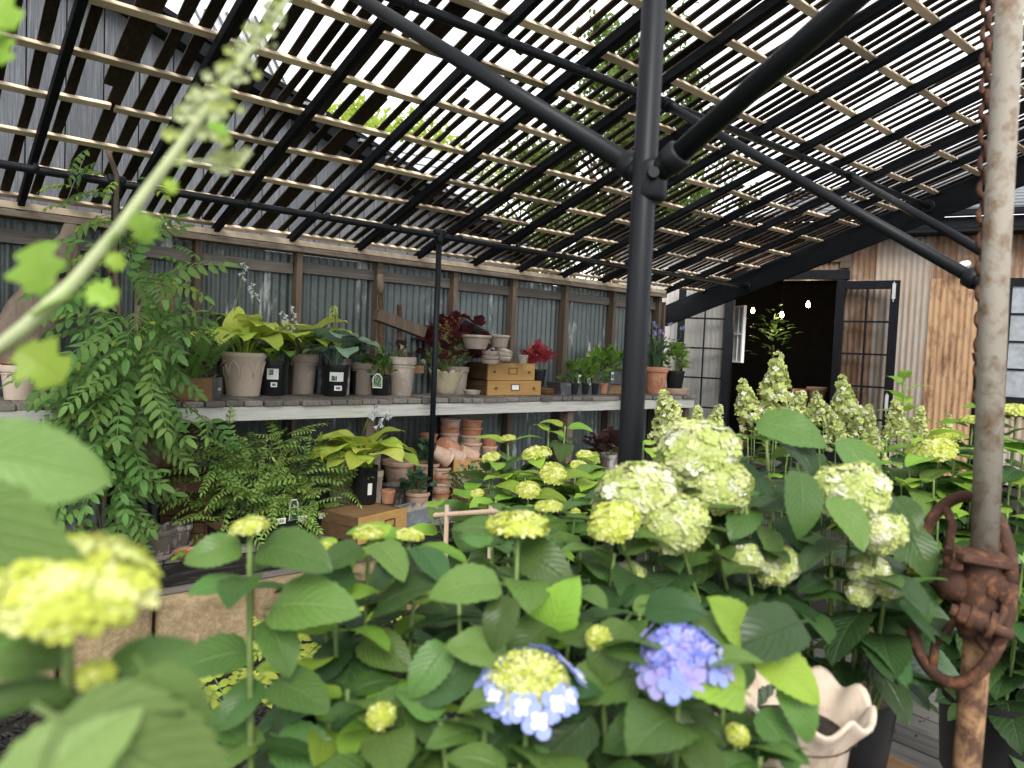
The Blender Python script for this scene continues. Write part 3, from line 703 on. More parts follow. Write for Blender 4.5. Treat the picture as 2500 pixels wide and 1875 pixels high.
T['heuch'] = pot('clay_pot', 'clay pot of dark burgundy foliage behind the leaf pot', 1112, 925, 68, 62, 48, 'greyclay', Y=5.62, z=SZ)
for k in range(2): saucer(['lower', 'upper'][k]+' grey saucer of the pair in front of the stacked drawers', 1151, 963, 46-2*k, 'greyclay', z=SZ+k*.03, h=.034, group='grey saucers by the drawers')

def drawer(label, A, B, ln, h, knobs=(.15, .85), holder=.5, card=None, group=None, name='drawer', open_top=False, mat='drawer', fill=None):
    """wooden card drawer: A, B bottom front corners"""
    A, B = Vector(A), Vector(B); x = (B-A); x.z = 0; wd_ = x.length; x.normalize(); y = Vector((-x.y, x.x, 0))
    t = thing(name, label, 'drawer', (A+B)/2, group); R = Matrix((x, y, Vector((0, 0, 1)))).transposed()
    def bx(mb, a0, a1, d0, d1, z0, z1):
        mb.box(A+x*(a0+a1)/2+y*(d0+d1)/2+Vector((0, 0, (z0+z1)/2)), (a1-a0, d1-d0, z1-z0), R)
    b = MB(); bx(b, 0, wd_, 0, .02, 0, h); b.build('front', M[mat], t, bevel=.003)
    for a0, a1 in ((.008, .022), (wd_-.022, wd_-.008)):
        b = MB(); bx(b, a0, a1, .02, ln, .004, h*.56); b.build('side', M['drawerside'], t, bevel=.002)
        b = MB(); bx(b, a0+.002, a1-.001, .02, ln, h*.57, h*.97); b.build('side', M['drawerside'], t, bevel=.002)
    b = MB(); bx(b, .022, wd_-.022, ln-.014, ln, .004, h*.97); b.build('back', M['drawerside'], t)
    b = MB(); zt = .02 if open_top else h*.93; bx(b, .0215, wd_-.0215, .021, ln-.015, zt-.012, zt); b.build('bottom' if open_top else 'top', M['boxwood'], t)
    for k in knobs:
        b = MB(); p = A+x*wd_*k+Vector((0, 0, h*.5)); Rk = (-y).to_track_quat('Z', 'Y').to_matrix()
        b.lathe([(.006, 0), (.005, .008), (.012, .014), (.012, .02), (.006, .024), (.001, .024)], p, 12, R=Rk); b.build('knob', M['brass'], t, smooth=True)
    if holder is not None:
        p = A+x*wd_*holder+Vector((0, 0, h*.55)); hw, hh = .05, .028
        hm = MB()
        for du, dv, su, sv in ((0, hh, hw*2+.008, .008), (0, -hh, hw*2+.008, .008), (-hw, 0, .008, hh*2-.008), (hw, 0, .008, hh*2-.008)): hm.box(p+x*du+Vector((0, 0, dv))-y*.003, (su, .007, sv), R)
        ho = hm.build('label_holder', M['brass'], t)
        if card: cm = MB(); cm.box(p-y*.001, (hw*2-.01, .003, hh*2-.01), R); cm.build('card', M[card], ho)
    t['h'] = h; return t
A = at(1190, 966, z=SZ); B = at(1320, 965, z=SZ); s = pxm(A)
d1 = drawer('lower yellow wooden drawer with a white card on the shelf', A, B, .36, 37*s, card='paper', knobs=(.14, .85))
up_ = Vector((0, 0, 37*s+.003)); d2 = drawer('upper yellow wooden drawer stacked under the grey bowls', A+up_+Vector((.005, .012, 0)), A.lerp(B, .88)+up_+Vector((0, .012, 0)), .36, 43*s, knobs=(.12, .86), holder=.52)
zt = SZ+80*s*1.0+.006
bowl_s = [(1160, 852, 34, 76, 52, 'wide grey clay bowl on the drawers, leftmost with a thick rim', 'rim', None), (1218, 848, 30, 52, 38, 'grey clay bowl with scalloped band right of the widest bowl', 'rim', 'scallop'), (1276, 887, 20, 26, 20, 'smallest grey clay pot at the right end of the drawer top', 'rim', 'scallop')]
for px, py, h, r, bb, lb, st_, de in bowl_s:
    b0 = at(px, py, Y=5.36); T[lb[:12]] = pot('clay_bowl', lb, px, py, h, r, bb, 'greyclay', Y=5.36, style=st_, deco=de, hollow=True, group='grey clay bowls on the drawers')
for k in range(3):
    saucer(['lowest of three dark saucers stacked left on the drawers', 'middle of three dark saucers stacked left on the drawers', 'topmost of three dark saucers stacked left on the drawers'][k], 1196, 888-11*k, 46, 'greyclay', Y=5.33, h=.036, group='dark saucers on the drawers')
sp = at(1239, 886, Y=5.30)
for k in range(3):
    cc = sp+Vector((.02, .1, .012+k*.034)); tl = Matrix.Rotation((0, .16, .3)[k], 3, 'Y')
    t = thing('saucer', ['flat grey saucer under two tilted ones on the drawers', 'slightly tilted grey saucer in the middle of the right stack', 'most tilted grey saucer on top of the right stack'][k], 'saucer', cc, 'tilted saucers on the drawers'); r = .088
    b = MB(); b.lathe([(.001, 0), (r*.82, 0), (r*.98, .034), (r, .042), (r*.92, .042), (r*.8, .02), (.001, .018)], cc, 28, R=tl); b.build('dish', M['greyclay'], t, smooth=True)
# tilted dark tray board behind the bowls
q0, q1 = at(1122, 792, Y=5.6), at(1180, 822, Y=5.55)
t = thing('slate_board', 'dark grey board leaning down behind the grey bowls', 'board', q1); b = MB(); b.bar(q0, q1, .2, .025, (0, .5, .8)); b.build('board', M['zinc'], t, bevel=.003)
# red plant pot on saucers
zb = SZ
for k in range(3): saucer(['bottom brown saucer under the red plant', 'middle brown saucer under the red plant', 'top brown saucer under the red plant'][k], 1330, 964-5*k, 60-4*k, 'boxwood', Y=5.5, h=.022, group='brown saucers under the red plant')
T['redpot'] = pot('nursery_pot', 'small black pot of the bright red leaved plant beside the drawers', 1312, 944, 42, 42, 32, 'nursery', Y=5.52, style='nursery')
def tray(name, label, A, B, dp, h, mat, flare=.02, lipw=.006):
    A, B = Vector(A), Vector(B); x = B-A; x.z = 0; w_ = x.length; x.normalize(); y = Vector((-x.y, x.x, 0)); t = thing(name, label, 'tray', (A+B)/2)
    lo = [A, B, B+y*dp, A+y*dp]; cen = (A+B)/2+y*dp/2
    hi = [p+(p-cen).normalized()*flare+Vector((0, 0, h)) for p in lo]; ih = [p+(cen-p).normalized()*lipw for p in hi]; il = [p+(cen-p).normalized()*lipw+Vector((0, 0, .006)) for p in lo]
    b = MB()
    for k in range(4):
        m = (k+1) % 4; b.add([lo[k], lo[m], hi[m], hi[k]], [(0, 1, 2, 3)]); b.add([hi[k], hi[m], ih[m], ih[k]], [(0, 1, 2, 3)]); b.add([ih[k], ih[m], il[m], il[k]], [(0, 1, 2, 3)])
    b.add(il, [(0, 1, 2, 3)]); b.add(lo, [(3, 2, 1, 0)]); b.build('tin', M[mat], t); t['h'] = h
    b = MB()
    for k in range(4):
        m = (k+1) % 4; b.tube([hi[k], hi[m]], .004, 6)
    b.build('rolled_edge', M[mat], t); return t, x, y
A, B = at(1378, 965, z=SZ), at(1486, 964, z=SZ); s = pxm(A)
tr1, tx, ty = tray('tin_tray', 'grey zinc tray of small potted seedlings in front on the shelf', A-Vector((.05, 0, 0)), B, .2, 30*s, 'zinc')
A2, B2 = at(1446, 939, Y=5.5), at(1545, 936, Y=5.5)
tr2, _, _ = tray('tin_tray', 'longer dark tray raised at the back behind the zinc tray', A2, B2, .18, 34*s, 'zinc')
b = MB(); b.box(((A2.x+B2.x)/2, 5.6, (SZ+A2.z)/2), (.5, .12, A2.z-SZ-.002)); t = thing('wood_block', 'low wood block under the raised back tray', 'block', ((A2.x+B2.x)/2, 5.6, SZ)); b.build('block', M['boxwood'], t)
seedpots = []
for k, (px, lbn) in enumerate(((1402, 'leftmost'), (1428, 'second from left'), (1452, 'third from left'), (1474, 'rightmost'))):
    p = at(px, 958, Y=5.43)
    t = pot_at('seedling_pot', lbn+' little pot standing in the zinc tray', (p.x, 5.44, SZ+.012), .115, .052, .04, 'terra' if k == 3 else 'nursery', style='nursery' if k < 3 else 'rim', group='small pots in the zinc tray'); t['h'] = .115; t['r'] = .05; seedpots.append(t)
# pots at the shelf end
T['spider'] = pot('clay_pot', 'orange terracotta pot with an oval emblem holding purple spiderwort', 1602, 961, 64, 62, 46, 'terra', z=SZ, style='rim')
c = Vector(T['spider'].location); r_ = T['spider']['r']; h_ = T['spider']['h']; b = MB(); aa = math.atan2(-FWD.y, -FWD.x)+.35
P = [c+Vector(((r_*.83+.004)*math.cos(aa+.26*math.cos(q*PI/8)), (r_*.83+.004)*math.sin(aa+.26*math.cos(q*PI/8)), h_*.45+.055*math.sin(q*PI/8))) for q in range(17)]
b.tube(P, .004, 5); P2 = [c+Vector(((r_*.83+.004)*math.cos(aa+.1*math.sin(q*.9)), (r_*.83+.004)*math.sin(aa+.1*math.sin(q*.9)), h_*.36+.02*q)) for q in range(5)]; b.tube(P2, .006, 5); b.build('emblem', M['terra'], T['spider'])
for k in range(2): saucer(['lower', 'upper'][k]+' wide terracotta saucer under the leafy pot at the shelf end', 1650, 969-10*k, 84-6*k, 'terrapale', Y=5.42, h=.05, group='saucers at the shelf end')
T['basil'] = pot('nursery_pot', 'black pot of leafy green plant at the right end of the shelf', 1650, 950, 44, 46, 36, 'nursery', Y=5.47, style='nursery')

# wooden box planter with a metal end
t = thing('box_planter', 'small wooden box planter with a grey metal end and pull', 'planter box', at(470, 976, z=SZ)); s = pxm(at(480, 978, z=SZ))
bx1 = at(519, 980, z=SZ); bx2 = at(542, 973, z=SZ); yy = bx2-bx1; yy.z = 0; dl = min(.22, max(.12, yy.length)); yy.normalize(); xx = Vector((yy.y, -yy.x, 0)); wv = .34; hh = 55*s; bx0 = bx1-xx*wv
R = Matrix((xx, yy, Vector((0, 0, 1)))).transposed()
b = MB(); b.box(bx0+xx*wv/2+yy*.01+Vector((0, 0, hh/2)), (wv, .02, hh), R); b.box(bx0+xx*wv/2+yy*(dl-.01)+Vector((0, 0, hh/2)), (wv, .02, hh), R); b.build('side', M['boxwood'], t, bevel=.003)
b = MB(); b.box(bx0+xx*(wv+.006)+yy*dl/2+Vector((0, 0, hh/2)), (.012, dl+.01, hh+.008), R); b.build('metal_end', M['zinc'], t, bevel=.002)
b = MB(); b.box(bx0+xx*(wv+.018)+yy*dl/2+Vector((0, 0, hh*.5)), (.012, .06, .02), R); b.build('pull', M['steel'], t, bevel=.003)
b = MB(); b.box(bx0+xx*wv/2+yy*dl/2+Vector((0, 0, hh*.8)), (wv-.01, dl-.045, .01), R); b.build('soil', M['soil'], t)
BOXC = bx0+xx*wv/2+yy*dl/2+Vector((0, 0, hh*.82))

# old wooden screw clamp
cl = thing('wooden_clamp', 'old wooden hand screw clamp with a slanted jaw leaning on a stud', 'clamp', at(930, 870, Y=5.66))
a, b_ = at(918, 768, Y=5.62), at(1034, 812, Y=5.60); b = MB(); b.bar(a, b_, .09, .10, (0, 0, 1)); b.build('jaw', M['stud'] , cl, bevel=.006)
for (px, y0, y1) in ((929, 680, 930), (975, 744, 930)):
    P0_, P1_ = at(px, y0, Y=5.62), at(px+2, y1, Y=5.62); b = MB(); n = 90; pts = [P0_.lerp(P1_, k/n) for k in range(n+1)]
    b.tube(pts, [.024 if k % 2 else .019 for k in range(n+1)], 10); b.build('screw', M['drawerside'], cl)
h0, h1 = at(929, 670, Y=5.62), at(929, 716, Y=5.62); b = MB(); b.tube([h0, h0.lerp(h1, .1), h0.lerp(h1, .6), h1], [.026, .033, .034, .03], 12); b.build('handle', M['oldwood'], cl, smooth=True)
a, b_ = at(935, 905, Y=5.64), at(1030, 902, Y=5.62); b = MB(); b.bar(a, b_, .08, .07); b.build('jaw', M['boxwood'], cl, bevel=.006)
# weathered driftwood slab leaning at the left
dr = thing('driftwood_slab', 'tall tapered grey brown driftwood slab leaning on the wall at the left', 'driftwood', at(60, 920, Y=5.62))
prof = [(20, 905, 150), (60, 820, 140), (95, 740, 128), (125, 690, 100), (140, 650, 92), (150, 610, 84), (165, 575, 36), (172, 548, 30)]
P = []; Rr = []
for px, py, wpx in prof: q = at(px, py, Y=5.66); P.append(q); Rr.append(wpx*pxm(q)/2)
vs = []; fs = []; nn = 18
for i, (q, r) in enumerate(zip(P, Rr)):
    for k in range(nn):
        an = 2*PI*k/nn; e = 1+.12*mnoise.noise(Vector((math.cos(an)*1.5, math.sin(an)*1.5, i*.7)))
        vs.append(q+Vector((math.cos(an)*r*e, math.sin(an)*min(r, .07)*e, 0)))
for i in range(len(P)-1):
    for k in range(nn): fs.append((i*nn+k, i*nn+(k+1) % nn, (i+1)*nn+(k+1) % nn, (i+1)*nn+k))
fs.append(tuple((len(P)-1)*nn+k for k in range(nn)))
b = MB(); b.add(vs, fs); b.build('slab', M['oldwood'], dr, smooth=True)
b = MB(); q = at(152, 668, Y=5.58); b.box(q, (.04, .02, .05)); b.build('slot', M['dark'], dr)

# ---- lower deck along the wall
pg = 'limed clay pots on the lower deck'
for px, py, h, r, bb, lb in ((327, 1345, 58, 78, 56, 'back left limed clay pot behind the one with the white drips'), (424, 1338, 54, 66, 50, 'back right limed clay pot holding a withered pale sprig'), (373, 1362, 66, 78, 56, 'front limed clay pot with white drips under a thick rim')):
    saucer('saucer under the '+lb, px, py+8, r*.92, 'greyclay', z=.002, h=.03, group='saucers under the limed pots')
    T[lb[:10]] = pot('clay_pot', lb, px, py, h, r, bb, 'oldclay', z=.012, style='rim', group=pg, hollow=True, deco='scallop')
saucer('orange terracotta saucer with fallen leaves on the lower deck', 445, 1366, 78, 'terra', z=.0, h=.03)
# rusty hoop stand
hs_ = thing('hoop_stand', 'rusty iron hoop plant stand under the climbing vine', 'plant stand', at(390, 1330, z=0)); hc = at(400, 1170, Y=5.42); rr = .36
b = MB(); b.lathe([(rr, -.028), (rr+.004, -.028), (rr+.004, .028), (rr, .028), (rr, -.028)], hc, 48); b.build('hoop', M['rust'], hs_)
for an in (.25, 2.2, 3.6, 5.3):
    b = MB(); x_, y_ = hc.x+rr*math.cos(an), hc.y+rr*math.sin(an); b.tube([(x_, y_, hc.z+.02), (x_, y_, 0)], .009, 6); b.build('leg', M['rust'], hs_)
# brown crates
def crate(label, A, B, dp, h, slat=3):
    A, B = Vector(A), Vector(B); x = B-A; x.z = 0; w_ = x.length; x.normalize(); y = Vector((-x.y, x.x, 0)); R = Matrix((x, y, Vector((0, 0, 1)))).transposed(); t = thing('wooden_crate', label, 'crate', (A+B)/2)
    for k in range(slat):
        z = h*(k+.5)/slat; hh = h/slat-.008
        for c_, d_ in ((x*w_/2+y*.008, (w_, .016, hh)), (x*w_/2+y*(dp-.008), (w_, .016, hh)), (x*.008+y*dp/2, (.016, dp-.034, hh)), (x*(w_-.008)+y*dp/2, (.016, dp-.034, hh))):
            b = MB(); b.box(A+c_+Vector((0, 0, z)), d_, R); b.build('board', M['drawerside'], t, bevel=.002)
    b = MB(); b.box(A+x*w_/2+y*dp/2+Vector((0, 0, .012)), (w_-.03, dp-.03, .016), R); b.build('bottom', M['drawerside'], t); return t
crate('dark brown slatted crate under the rusty hoop stand', at(392, 1318, Y=5.5).xy.to_3d(), at(520, 1318, Y=5.42).xy.to_3d(), .25, .42, 3)
crate('small brown wooden box standing right of the limed pots', at(462, 1330, z=0), at(545, 1326, z=0), .2, .15, 2)
# black seed tray with white tags
A, B = at(672, 1312, z=.03), at(812, 1292, z=.03)
tr, tx, ty = tray('seed_tray', 'black plastic tray with three white price tags under the ferny greens', A-(B-A)*.9, B, .28, .1, 'nursery', .012)
for k in range(3):
    c_ = A.lerp(B, .08+.36*k)+Vector((0, 0, .115)); b = MB(); b.bar(c_-ty*.014-tx*.032, c_-ty*.014+tx*.032, .003, .04); o = b.build('price_tag', M['paper'], tr); b = MB()
    for q in range(6): b.bar(c_-ty*.0165+tx*(-.012+q*.006), c_-ty*.0165+tx*(-.0095+q*.006), .001, .02)
    b.build('barcode', M['ink'], o)
tg = thing('plant_tag', 'tall pointed plant tag with a green picture in the black seed tray', 'plant tag', A.lerp(B, .35)+Vector((0, 0, .06))); b = MB()
c_ = A.lerp(B, .33)+ty*.03+Vector((0, 0, .1)); b.add([c_-tx*.034, c_+tx*.034, c_+tx*.034+Vector((0, 0, .12)), c_+tx*.02+Vector((0, 0, .15)), c_-tx*.02+Vector((0, 0, .15)), c_-tx*.034+Vector((0, 0, .12))], [(0, 1, 2, 3, 4, 5)]); so_ = b.build('card', M['paper'], tg); so_.modifiers.new('t', 'SOLIDIFY').thickness = .002
b = MB(); c2 = c_-ty*.003; b.add([c2-tx*.029+Vector((0, 0, .004)), c2+tx*.029+Vector((0, 0, .004)), c2+tx*.029+Vector((0, 0, .09)), c2-tx*.029+Vector((0, 0, .09))], [(0, 1, 2, 3)]); b.build('picture', M['print'], tg)
b = MB(); b.add([c2-tx*.029+Vector((0, 0, .095)), c2+tx*.029+Vector((0, 0, .095)), c2+tx*.018+Vector((0, 0, .143)), c2-tx*.018+Vector((0, 0, .143))], [(0, 1, 2, 3)]); b.build('heading', M['ink'], tg)
# low drawer with hosta pot
A, B = at(877, 1331, z=0.0), at(992, 1300, z=0.0); s = pxm(A)
dl_ = drawer('yellow wooden drawer on the lower deck carrying the lime hosta', A, B, .42, 66*s, knobs=(.22,), holder=.62, card='drawer'); dz = 66*s*.94
T['lime'] = pot('nursery_pot', 'black nursery pot of lime hosta standing on the low drawer', 884, 1233, 92, 64, 56, 'nursery', z=dz, style='nursery', labels=[(.62, .08, .17, .035, 'paper')])
T['tiny'] = pot('clay_pot', 'small broken rimmed orange pot on the low drawer', 944, 1230, 32, 36, 27, 'terra', z=dz, hollow=True)
for px, py, h, r, bb, mat, lb, Y, de in ((912, 1230, 80, 38, 30, 'cream', 'slim cream pot squeezed behind the lime hosta', 5.3, 'scallop'), (825, 1230, 110, 60, 50, 'cream', 'beige clay pot behind the ferny greens and lime hosta', 5.45, None), (905, 1180, 112, 44, 36, 'cream', 'tall cream pot with scalloped rim behind the lime hosta', 5.62, 'scallop'),
                                 (972, 1190, 62, 94, 66, 'terrapale', 'wide clay bowl with a crimped rim behind the roped pot', 5.55, 'wave'), (958, 1252, 64, 66, 58, 'oldclay', 'brown pot with a rope edge behind the small broken pot', 5.32, 'wave')):
    T[lb[:14]] = pot('clay_pot', lb, px, py, h, r, bb, mat, Y=Y, deco=de, hollow=True)
    c = T[lb[:14]].location
    if c.z > .02: b = MB(); b.box((c.x, c.y, (c.z-.004)/2), (.2, .2, c.z-.006)); t = thing('wood_riser', 'dark wooden block under the '+lb, 'riser', (c.x, c.y, 0)); b.build('block', M['drawerside'], t)
g = 'stacked terracotta pots on the lower deck'
def stack(px, py, Y, n, step, hpx, rpx, bpx, mats, where, deco='wave', z=None):
    p = at(px, py, Y=Y); s = pxm(p); c = p+FWD*bpx*s/2; 
    if z is not None: c.z = z
    names = {1: ['single'], 2: ['lower', 'upper'], 3: ['lowest', 'middle', 'topmost'], 4: ['lowest', 'second', 'third', 'topmost']}[n]; out = []
    for k in range(n):
        t = pot_at('clay_pot', f'{names[k]} terracotta pot of {where}', c+Vector((rnd.uniform(-.004, .004), 0, k*step*s)), hpx*s, rpx*s/2*rnd.uniform(.97, 1.02), bpx*s/2, mats[k % len(mats)], style='rim', group=g, deco=deco, hollow=True); t['h'] = hpx*s; t['r'] = rpx*s/2; out.append(t)
    return out
gl = stack(1016, 1252, 5.12, 1, 0, 48, 62, 46, ['terrapale'], 'the dark geranium standing in front')[0]
gu = stack(1037, 1195, 5.34, 2, 22, 40, 64, 50, ['terra', 'terrapale'], 'the pair carrying the upper geranium')[1]
stack(1072, 1234, 5.28, 4, 19, 34, 50, 40, ['terra', 'terrapale', 'terra', 'terrapale'], 'the four-high stack behind the tin trough')
stack(1109, 1232, 5.42, 3, 22, 36, 42, 32, ['terra'], 'the three-high arched stack behind the trough', 'arches')
# drawer stack with lying pots
A, B = at(1108, 1153, Y=5.24), at(1196, 1145, Y=5.22); s = pxm(A); B.z = A.z
dk3 = drawer('open yellow drawer filled with lying terracotta pots', A, B, .45, 30*s, knobs=(.22,), holder=.6, open_top=True)
z_ = A.z
k = 0
while z_ > .1:
    hh = min(.17, z_-.003); z_ -= hh+.002
    drawer(['brown drawer directly under the drawer of lying pots', 'dark drawer second below the lying pots', 'dark drawer at the foot of the pot drawer stack', 'lowest dark drawer of the pot stack', 'base drawer of the pot stack'][k], Vector((A.x+.02, A.y+.04, z_)), Vector((B.x+.02, B.y+.04, z_)), .4, hh, knobs=(.2, .8), holder=.5, mat='drawerside'); k += 1
if z_ > .001:
    b = MB(); b.box(((A.x+B.x)/2, A.y+.25, z_/2), (.3, .3, z_-.004)); t = thing('wood_riser', 'flat wooden riser under the pot drawer stack', 'riser', ((A.x+B.x)/2, A.y+.25, 0)); b.build('block', M['drawerside'], t)
zin = A.z+.022
stack(1095, 1092, 5.5, 3, 17, 34, 50, 42, ['terrapale', 'terra', 'terrapale'], 'the tall wavy-banded stack left in the open drawer')
stack(1148, 1116, 5.42, 4, 19, 34, 54, 38, ['terrapale', 'terrapale', 'terra', 'terra'], 'the four-high stack in the open drawer', 'wave')
stack(1192, 1116, 5.4, 2, 19, 26, 42, 32, ['terrapale', 'terra'], 'the short arched stack right of the open drawer', 'arches')
stack(1044, 1106, 5.5, 2, 16, 30, 44, 34, ['terra'], 'the pair beside the thin black post', None)
for k, (px, py, a1, lb) in enumerate(((1077, 1119, .1, 'leftmost pale pot lying on its side in the open drawer'), (1105, 1121, .25, 'middle pale pot lying upside down in the open drawer'), (1138, 1117, .4, 'right pale pot lying tilted in the open drawer'), (1090, 1098, .7, 'brown ringed pot lying behind the others in the drawer'))):
    p = at(px, py-8, Y=5.33+.05*(k == 3)); tl = Matrix.Rotation(a1-.5, 3, 'Z') @ Matrix.Rotation(math.radians(118), 3, 'Y')
    pot_at('clay_pot', lb, p-tl @ Vector((0, 0, .08)), .17, .085, .058, 'terrapale' if k < 3 else 'terra', style='rim', group='terracotta pots lying in the drawer', hollow=True, tilt=tl)
# galvanised trough with small lying pots
A, B = at(984, 1292, z=0), at(1100, 1262, z=0)
s = pxm(A); tg_, tx, ty = tray('tin_trough', 'galvanised tin trough of small lying clay pots', A, B, .2, 40*s, 'galv', .01)
for k in range(11):
    p = A.lerp(B, .04+.085*k)+ty*(.05+.03*(k % 2))+Vector((0, 0, 33*s)); tl = Matrix.Rotation(-.5+.05*k, 3, 'Z') @ Matrix.Rotation(math.radians(66), 3, 'Y')
    t = pot_at('clay_pot', f'{["first","second","third","fourth","fifth","sixth","seventh","eighth","ninth","tenth","eleventh"][k]} small pot lying in the tin trough counted from its left end', p-tl @ Vector((0, 0, .05)), .065, .047, .036, 'greyclay' if k < 8 else 'terra', style='plain', group='small pots lying in the tin trough', hollow=True, tilt=tl)
# right end of lower deck
for k in range(3): saucer(['lowest', 'middle', 'topmost'][k]+' terracotta saucer stacked right behind the dark purple plant', 1485, 1092-7*k, 58-4*k, 'terrapale', Y=5.3, h=.035, group='saucers by the purple plant')
c = at(1485, 1096, Y=5.3); b = MB(); b.box((c.x+.1, c.y+.12, c.z/2-.01), (.36, .26, c.z-.03)); t = thing('wooden_stool', 'dark wooden block stool under the terracotta saucers', 'stool', (c.x+.1, c.y+.12, 0)); b.build('block', M['drawerside'], t)
T['purple'] = pot('clay_pot', 'brown clay pot of the dark purple leaved plant by the black post', 1488, 1160, 50, 56, 40, 'oldclay', Y=5.1)
c = T['purple'].location; b = MB(); b.box((c.x, c.y, c.z/2-.003), (.2, .2, max(.02, c.z-.006))); t = thing('wooden_stool', 'dark wooden block stool under the purple leaved plant', 'stool', (c.x, c.y, 0)); b.build('block', M['drawerside'], t)

M['peg'] = wood('peg_wood', (.22, .15, .1), (.38, .28, .2), (.46, .36, .27), 2)
# peg trellis of pale round sticks
tl_ = thing('peg_trellis', 'pale round wooden stick cross frame among the hydrangeas', 'trellis', at(1130, 1420, d=3.2))
b = MB(); b.tube([at(1062, 1258, d=3.25), at(1226, 1247, d=3.0)], .011, 10); b.build('stick', M['peg'], tl_)
for px, d_ in ((1091, 3.2), (1199, 3.05), (1262, 2.6)):
    b = MB(); b.tube([at(px, 1233 if px < 1250 else 1330, d=d_), at(px-5, 1420, d=d_)], .0105, 10); b.build('stick', M['peg'], tl_)

# ---- rusty pole with hand wheel, chain
PD = 1.5
pole = thing('rusty_pole', 'rusty worn steel pole with an iron gear clamp and hand wheel at the right', 'pole', at(2360, 1875, d=PD))
M['polepaint'] = spotted('worn_painted_steel', (.235, .215, .18), (.13, .08, .046), .48, .68, (1, 1, .9), 30, .7, (.25, .22, .18), .35, .1)
M['polerust'] = spotted('rusty_steel', (.22, .11, .052), (.075, .038, .024), .42, .6, (1, 1, .9), 24, .85, (.33, .21, .11), .5, .1)
def pp(px, py, dd=0): return at(px, py, d=PD+dd)
up0, dn0 = pp(2425, 720), pp(2360, 1800); ax = (up0-dn0).normalized()
b = MB(); b.tube([pp(2482, -300), pp(2428, 700), pp(2403, 1350)], .0255, 28); b.build('upper_pipe', M['polepaint'], pole, smooth=True)
b = MB(); b.tube([pp(2392, 1500), pp(2340, 2100), pp(2310, 2450)], .0255, 28); b.build('lower_pipe', M['polerust'], pole, smooth=True)
b = MB()
b.tube([pp(2404, 1340), pp(2403, 1350), pp(2401, 1368), pp(2400, 1374)], [.03, .048, .05, .034], 24)
b.tube([pp(2400, 1372), pp(2396, 1430), pp(2390, 1500), pp(2386, 1560)], [.036, .04, .043, .034], 24); b.build('clamp_body', M['rust'], pole, smooth=True).modifiers.new('edges', 'EDGE_SPLIT').split_angle = .5
fl = (pp(2460, 1376, -.02)-pp(2322, 1350, -.02)); b = MB(); b.bar(pp(2326, 1352, -.015), pp(2458, 1376, -.015), .07, .016, ax); b.build('flange', M['rust'], pole, bevel=.003)
for px, py in ((2336, 1348), (2452, 1372)):
    b = MB(); q = pp(px, py, -.02); b.tube([q-ax*.02, q+ax*.012], .0085, 6); b.tube([q-ax*.034, q-ax*.02], .013, 6); b.build('bolt', M['rust'], pole)
g0 = pp(2420, 1424, -.01); gd = (pp(2462, 1468, -.06)-g0).normalized(); b = MB(); Rg = gd.to_track_quat('Z', 'Y').to_matrix()
b.lathe([(.02, -.01), (.033, 0), (.033, .022), (.029, .025), (.029, .034), (.024, .038), (.013, .04), (.012, .048), (.001, .049)], g0, 20, R=Rg); b.build('boss', M['rust'], pole, smooth=True).modifiers.new('edges', 'EDGE_SPLIT').split_angle = .6
g1 = pp(2320, 1487, -.03); gd = (pp(2425, 1530, -.065)-g1); ln_ = gd.length; gd.normalize(); Rg = gd.to_track_quat('Z', 'Y').to_matrix(); b = MB()
b.lathe([(.001, 0), (.012, 0), (.013, .012), (.02, .013), (.021, ln_*.4), (.025, ln_*.42), (.025, ln_*.55), (.021, ln_*.57), (.021, ln_*.85), (.028, ln_*.86), (.028, ln_), (.001, ln_)], g1, 20, R=Rg); b.build('bearing', M['rust'], pole, smooth=True).modifiers.new('edges', 'EDGE_SPLIT').split_angle = .6
b = MB(); b.tube([pp(2405, 1525, -.07), pp(2440, 1540, -.08), pp(2474, 1552, -.09)], [.013, .011, .010], 10); b.build('shaft', M['rust'], pole, smooth=True)
b = MB(); b.tube([pp(2455, 1474, -.05), pp(2450, 1500, -.065), pp(2435, 1525, -.07)], .007, 8); b.tube([pp(2460, 1472, -.055), pp(2466, 1478, -.06)], .009, 8); b.build('pin', M['rust'], pole)
# wheel rim as an inclined circle
wc = at(2340, 1432, d=PD+.03); ux = at(2480, 1425, d=PD-.05)-wc; uy = at(2350, 1212, d=PD+.08)-wc
P = [wc+ux*math.cos(q*PI/24)*.93+uy*math.sin(q*PI/24) for q in range(49)]
whl = MB(); whl.tube(P, .0125, 12); wh = whl.build('hand_wheel', M['rust'], pole, smooth=True)
for an in (.16, .62, .95, 1.35, 1.75):
    e = wc+ux*math.cos(an*PI)*.93+uy*math.sin(an*PI); m1 = wc.lerp(e, .3); m2 = wc.lerp(e, .72); sw = (uy*math.cos(an*PI)-ux*math.sin(an*PI))*.14
    b = MB(); b.tube([wc, m1+sw, wc.lerp(e, .5)+sw*.3, m2-sw*.6, e], [.012, .009, .0085, .009, .010], 10); b.build('spoke', M['rust'], wh, smooth=True)
b = MB(); nrm = ux.cross(uy).normalized(); b.tube([wc-nrm*.05, wc-nrm*.03, wc+nrm*.03, wc+nrm*.05], [.02, .034, .034, .02], 16); b.build('hub', M['rust'], wh, smooth=True)
chn = thing('rusty_chain', 'rusty steel chain hanging beside the rusty pole', 'chain', at(2408, -60, d=1.75))
c0, c1 = at(2414, -90, d=1.75), at(2392, 985, d=1.75); nl = 34
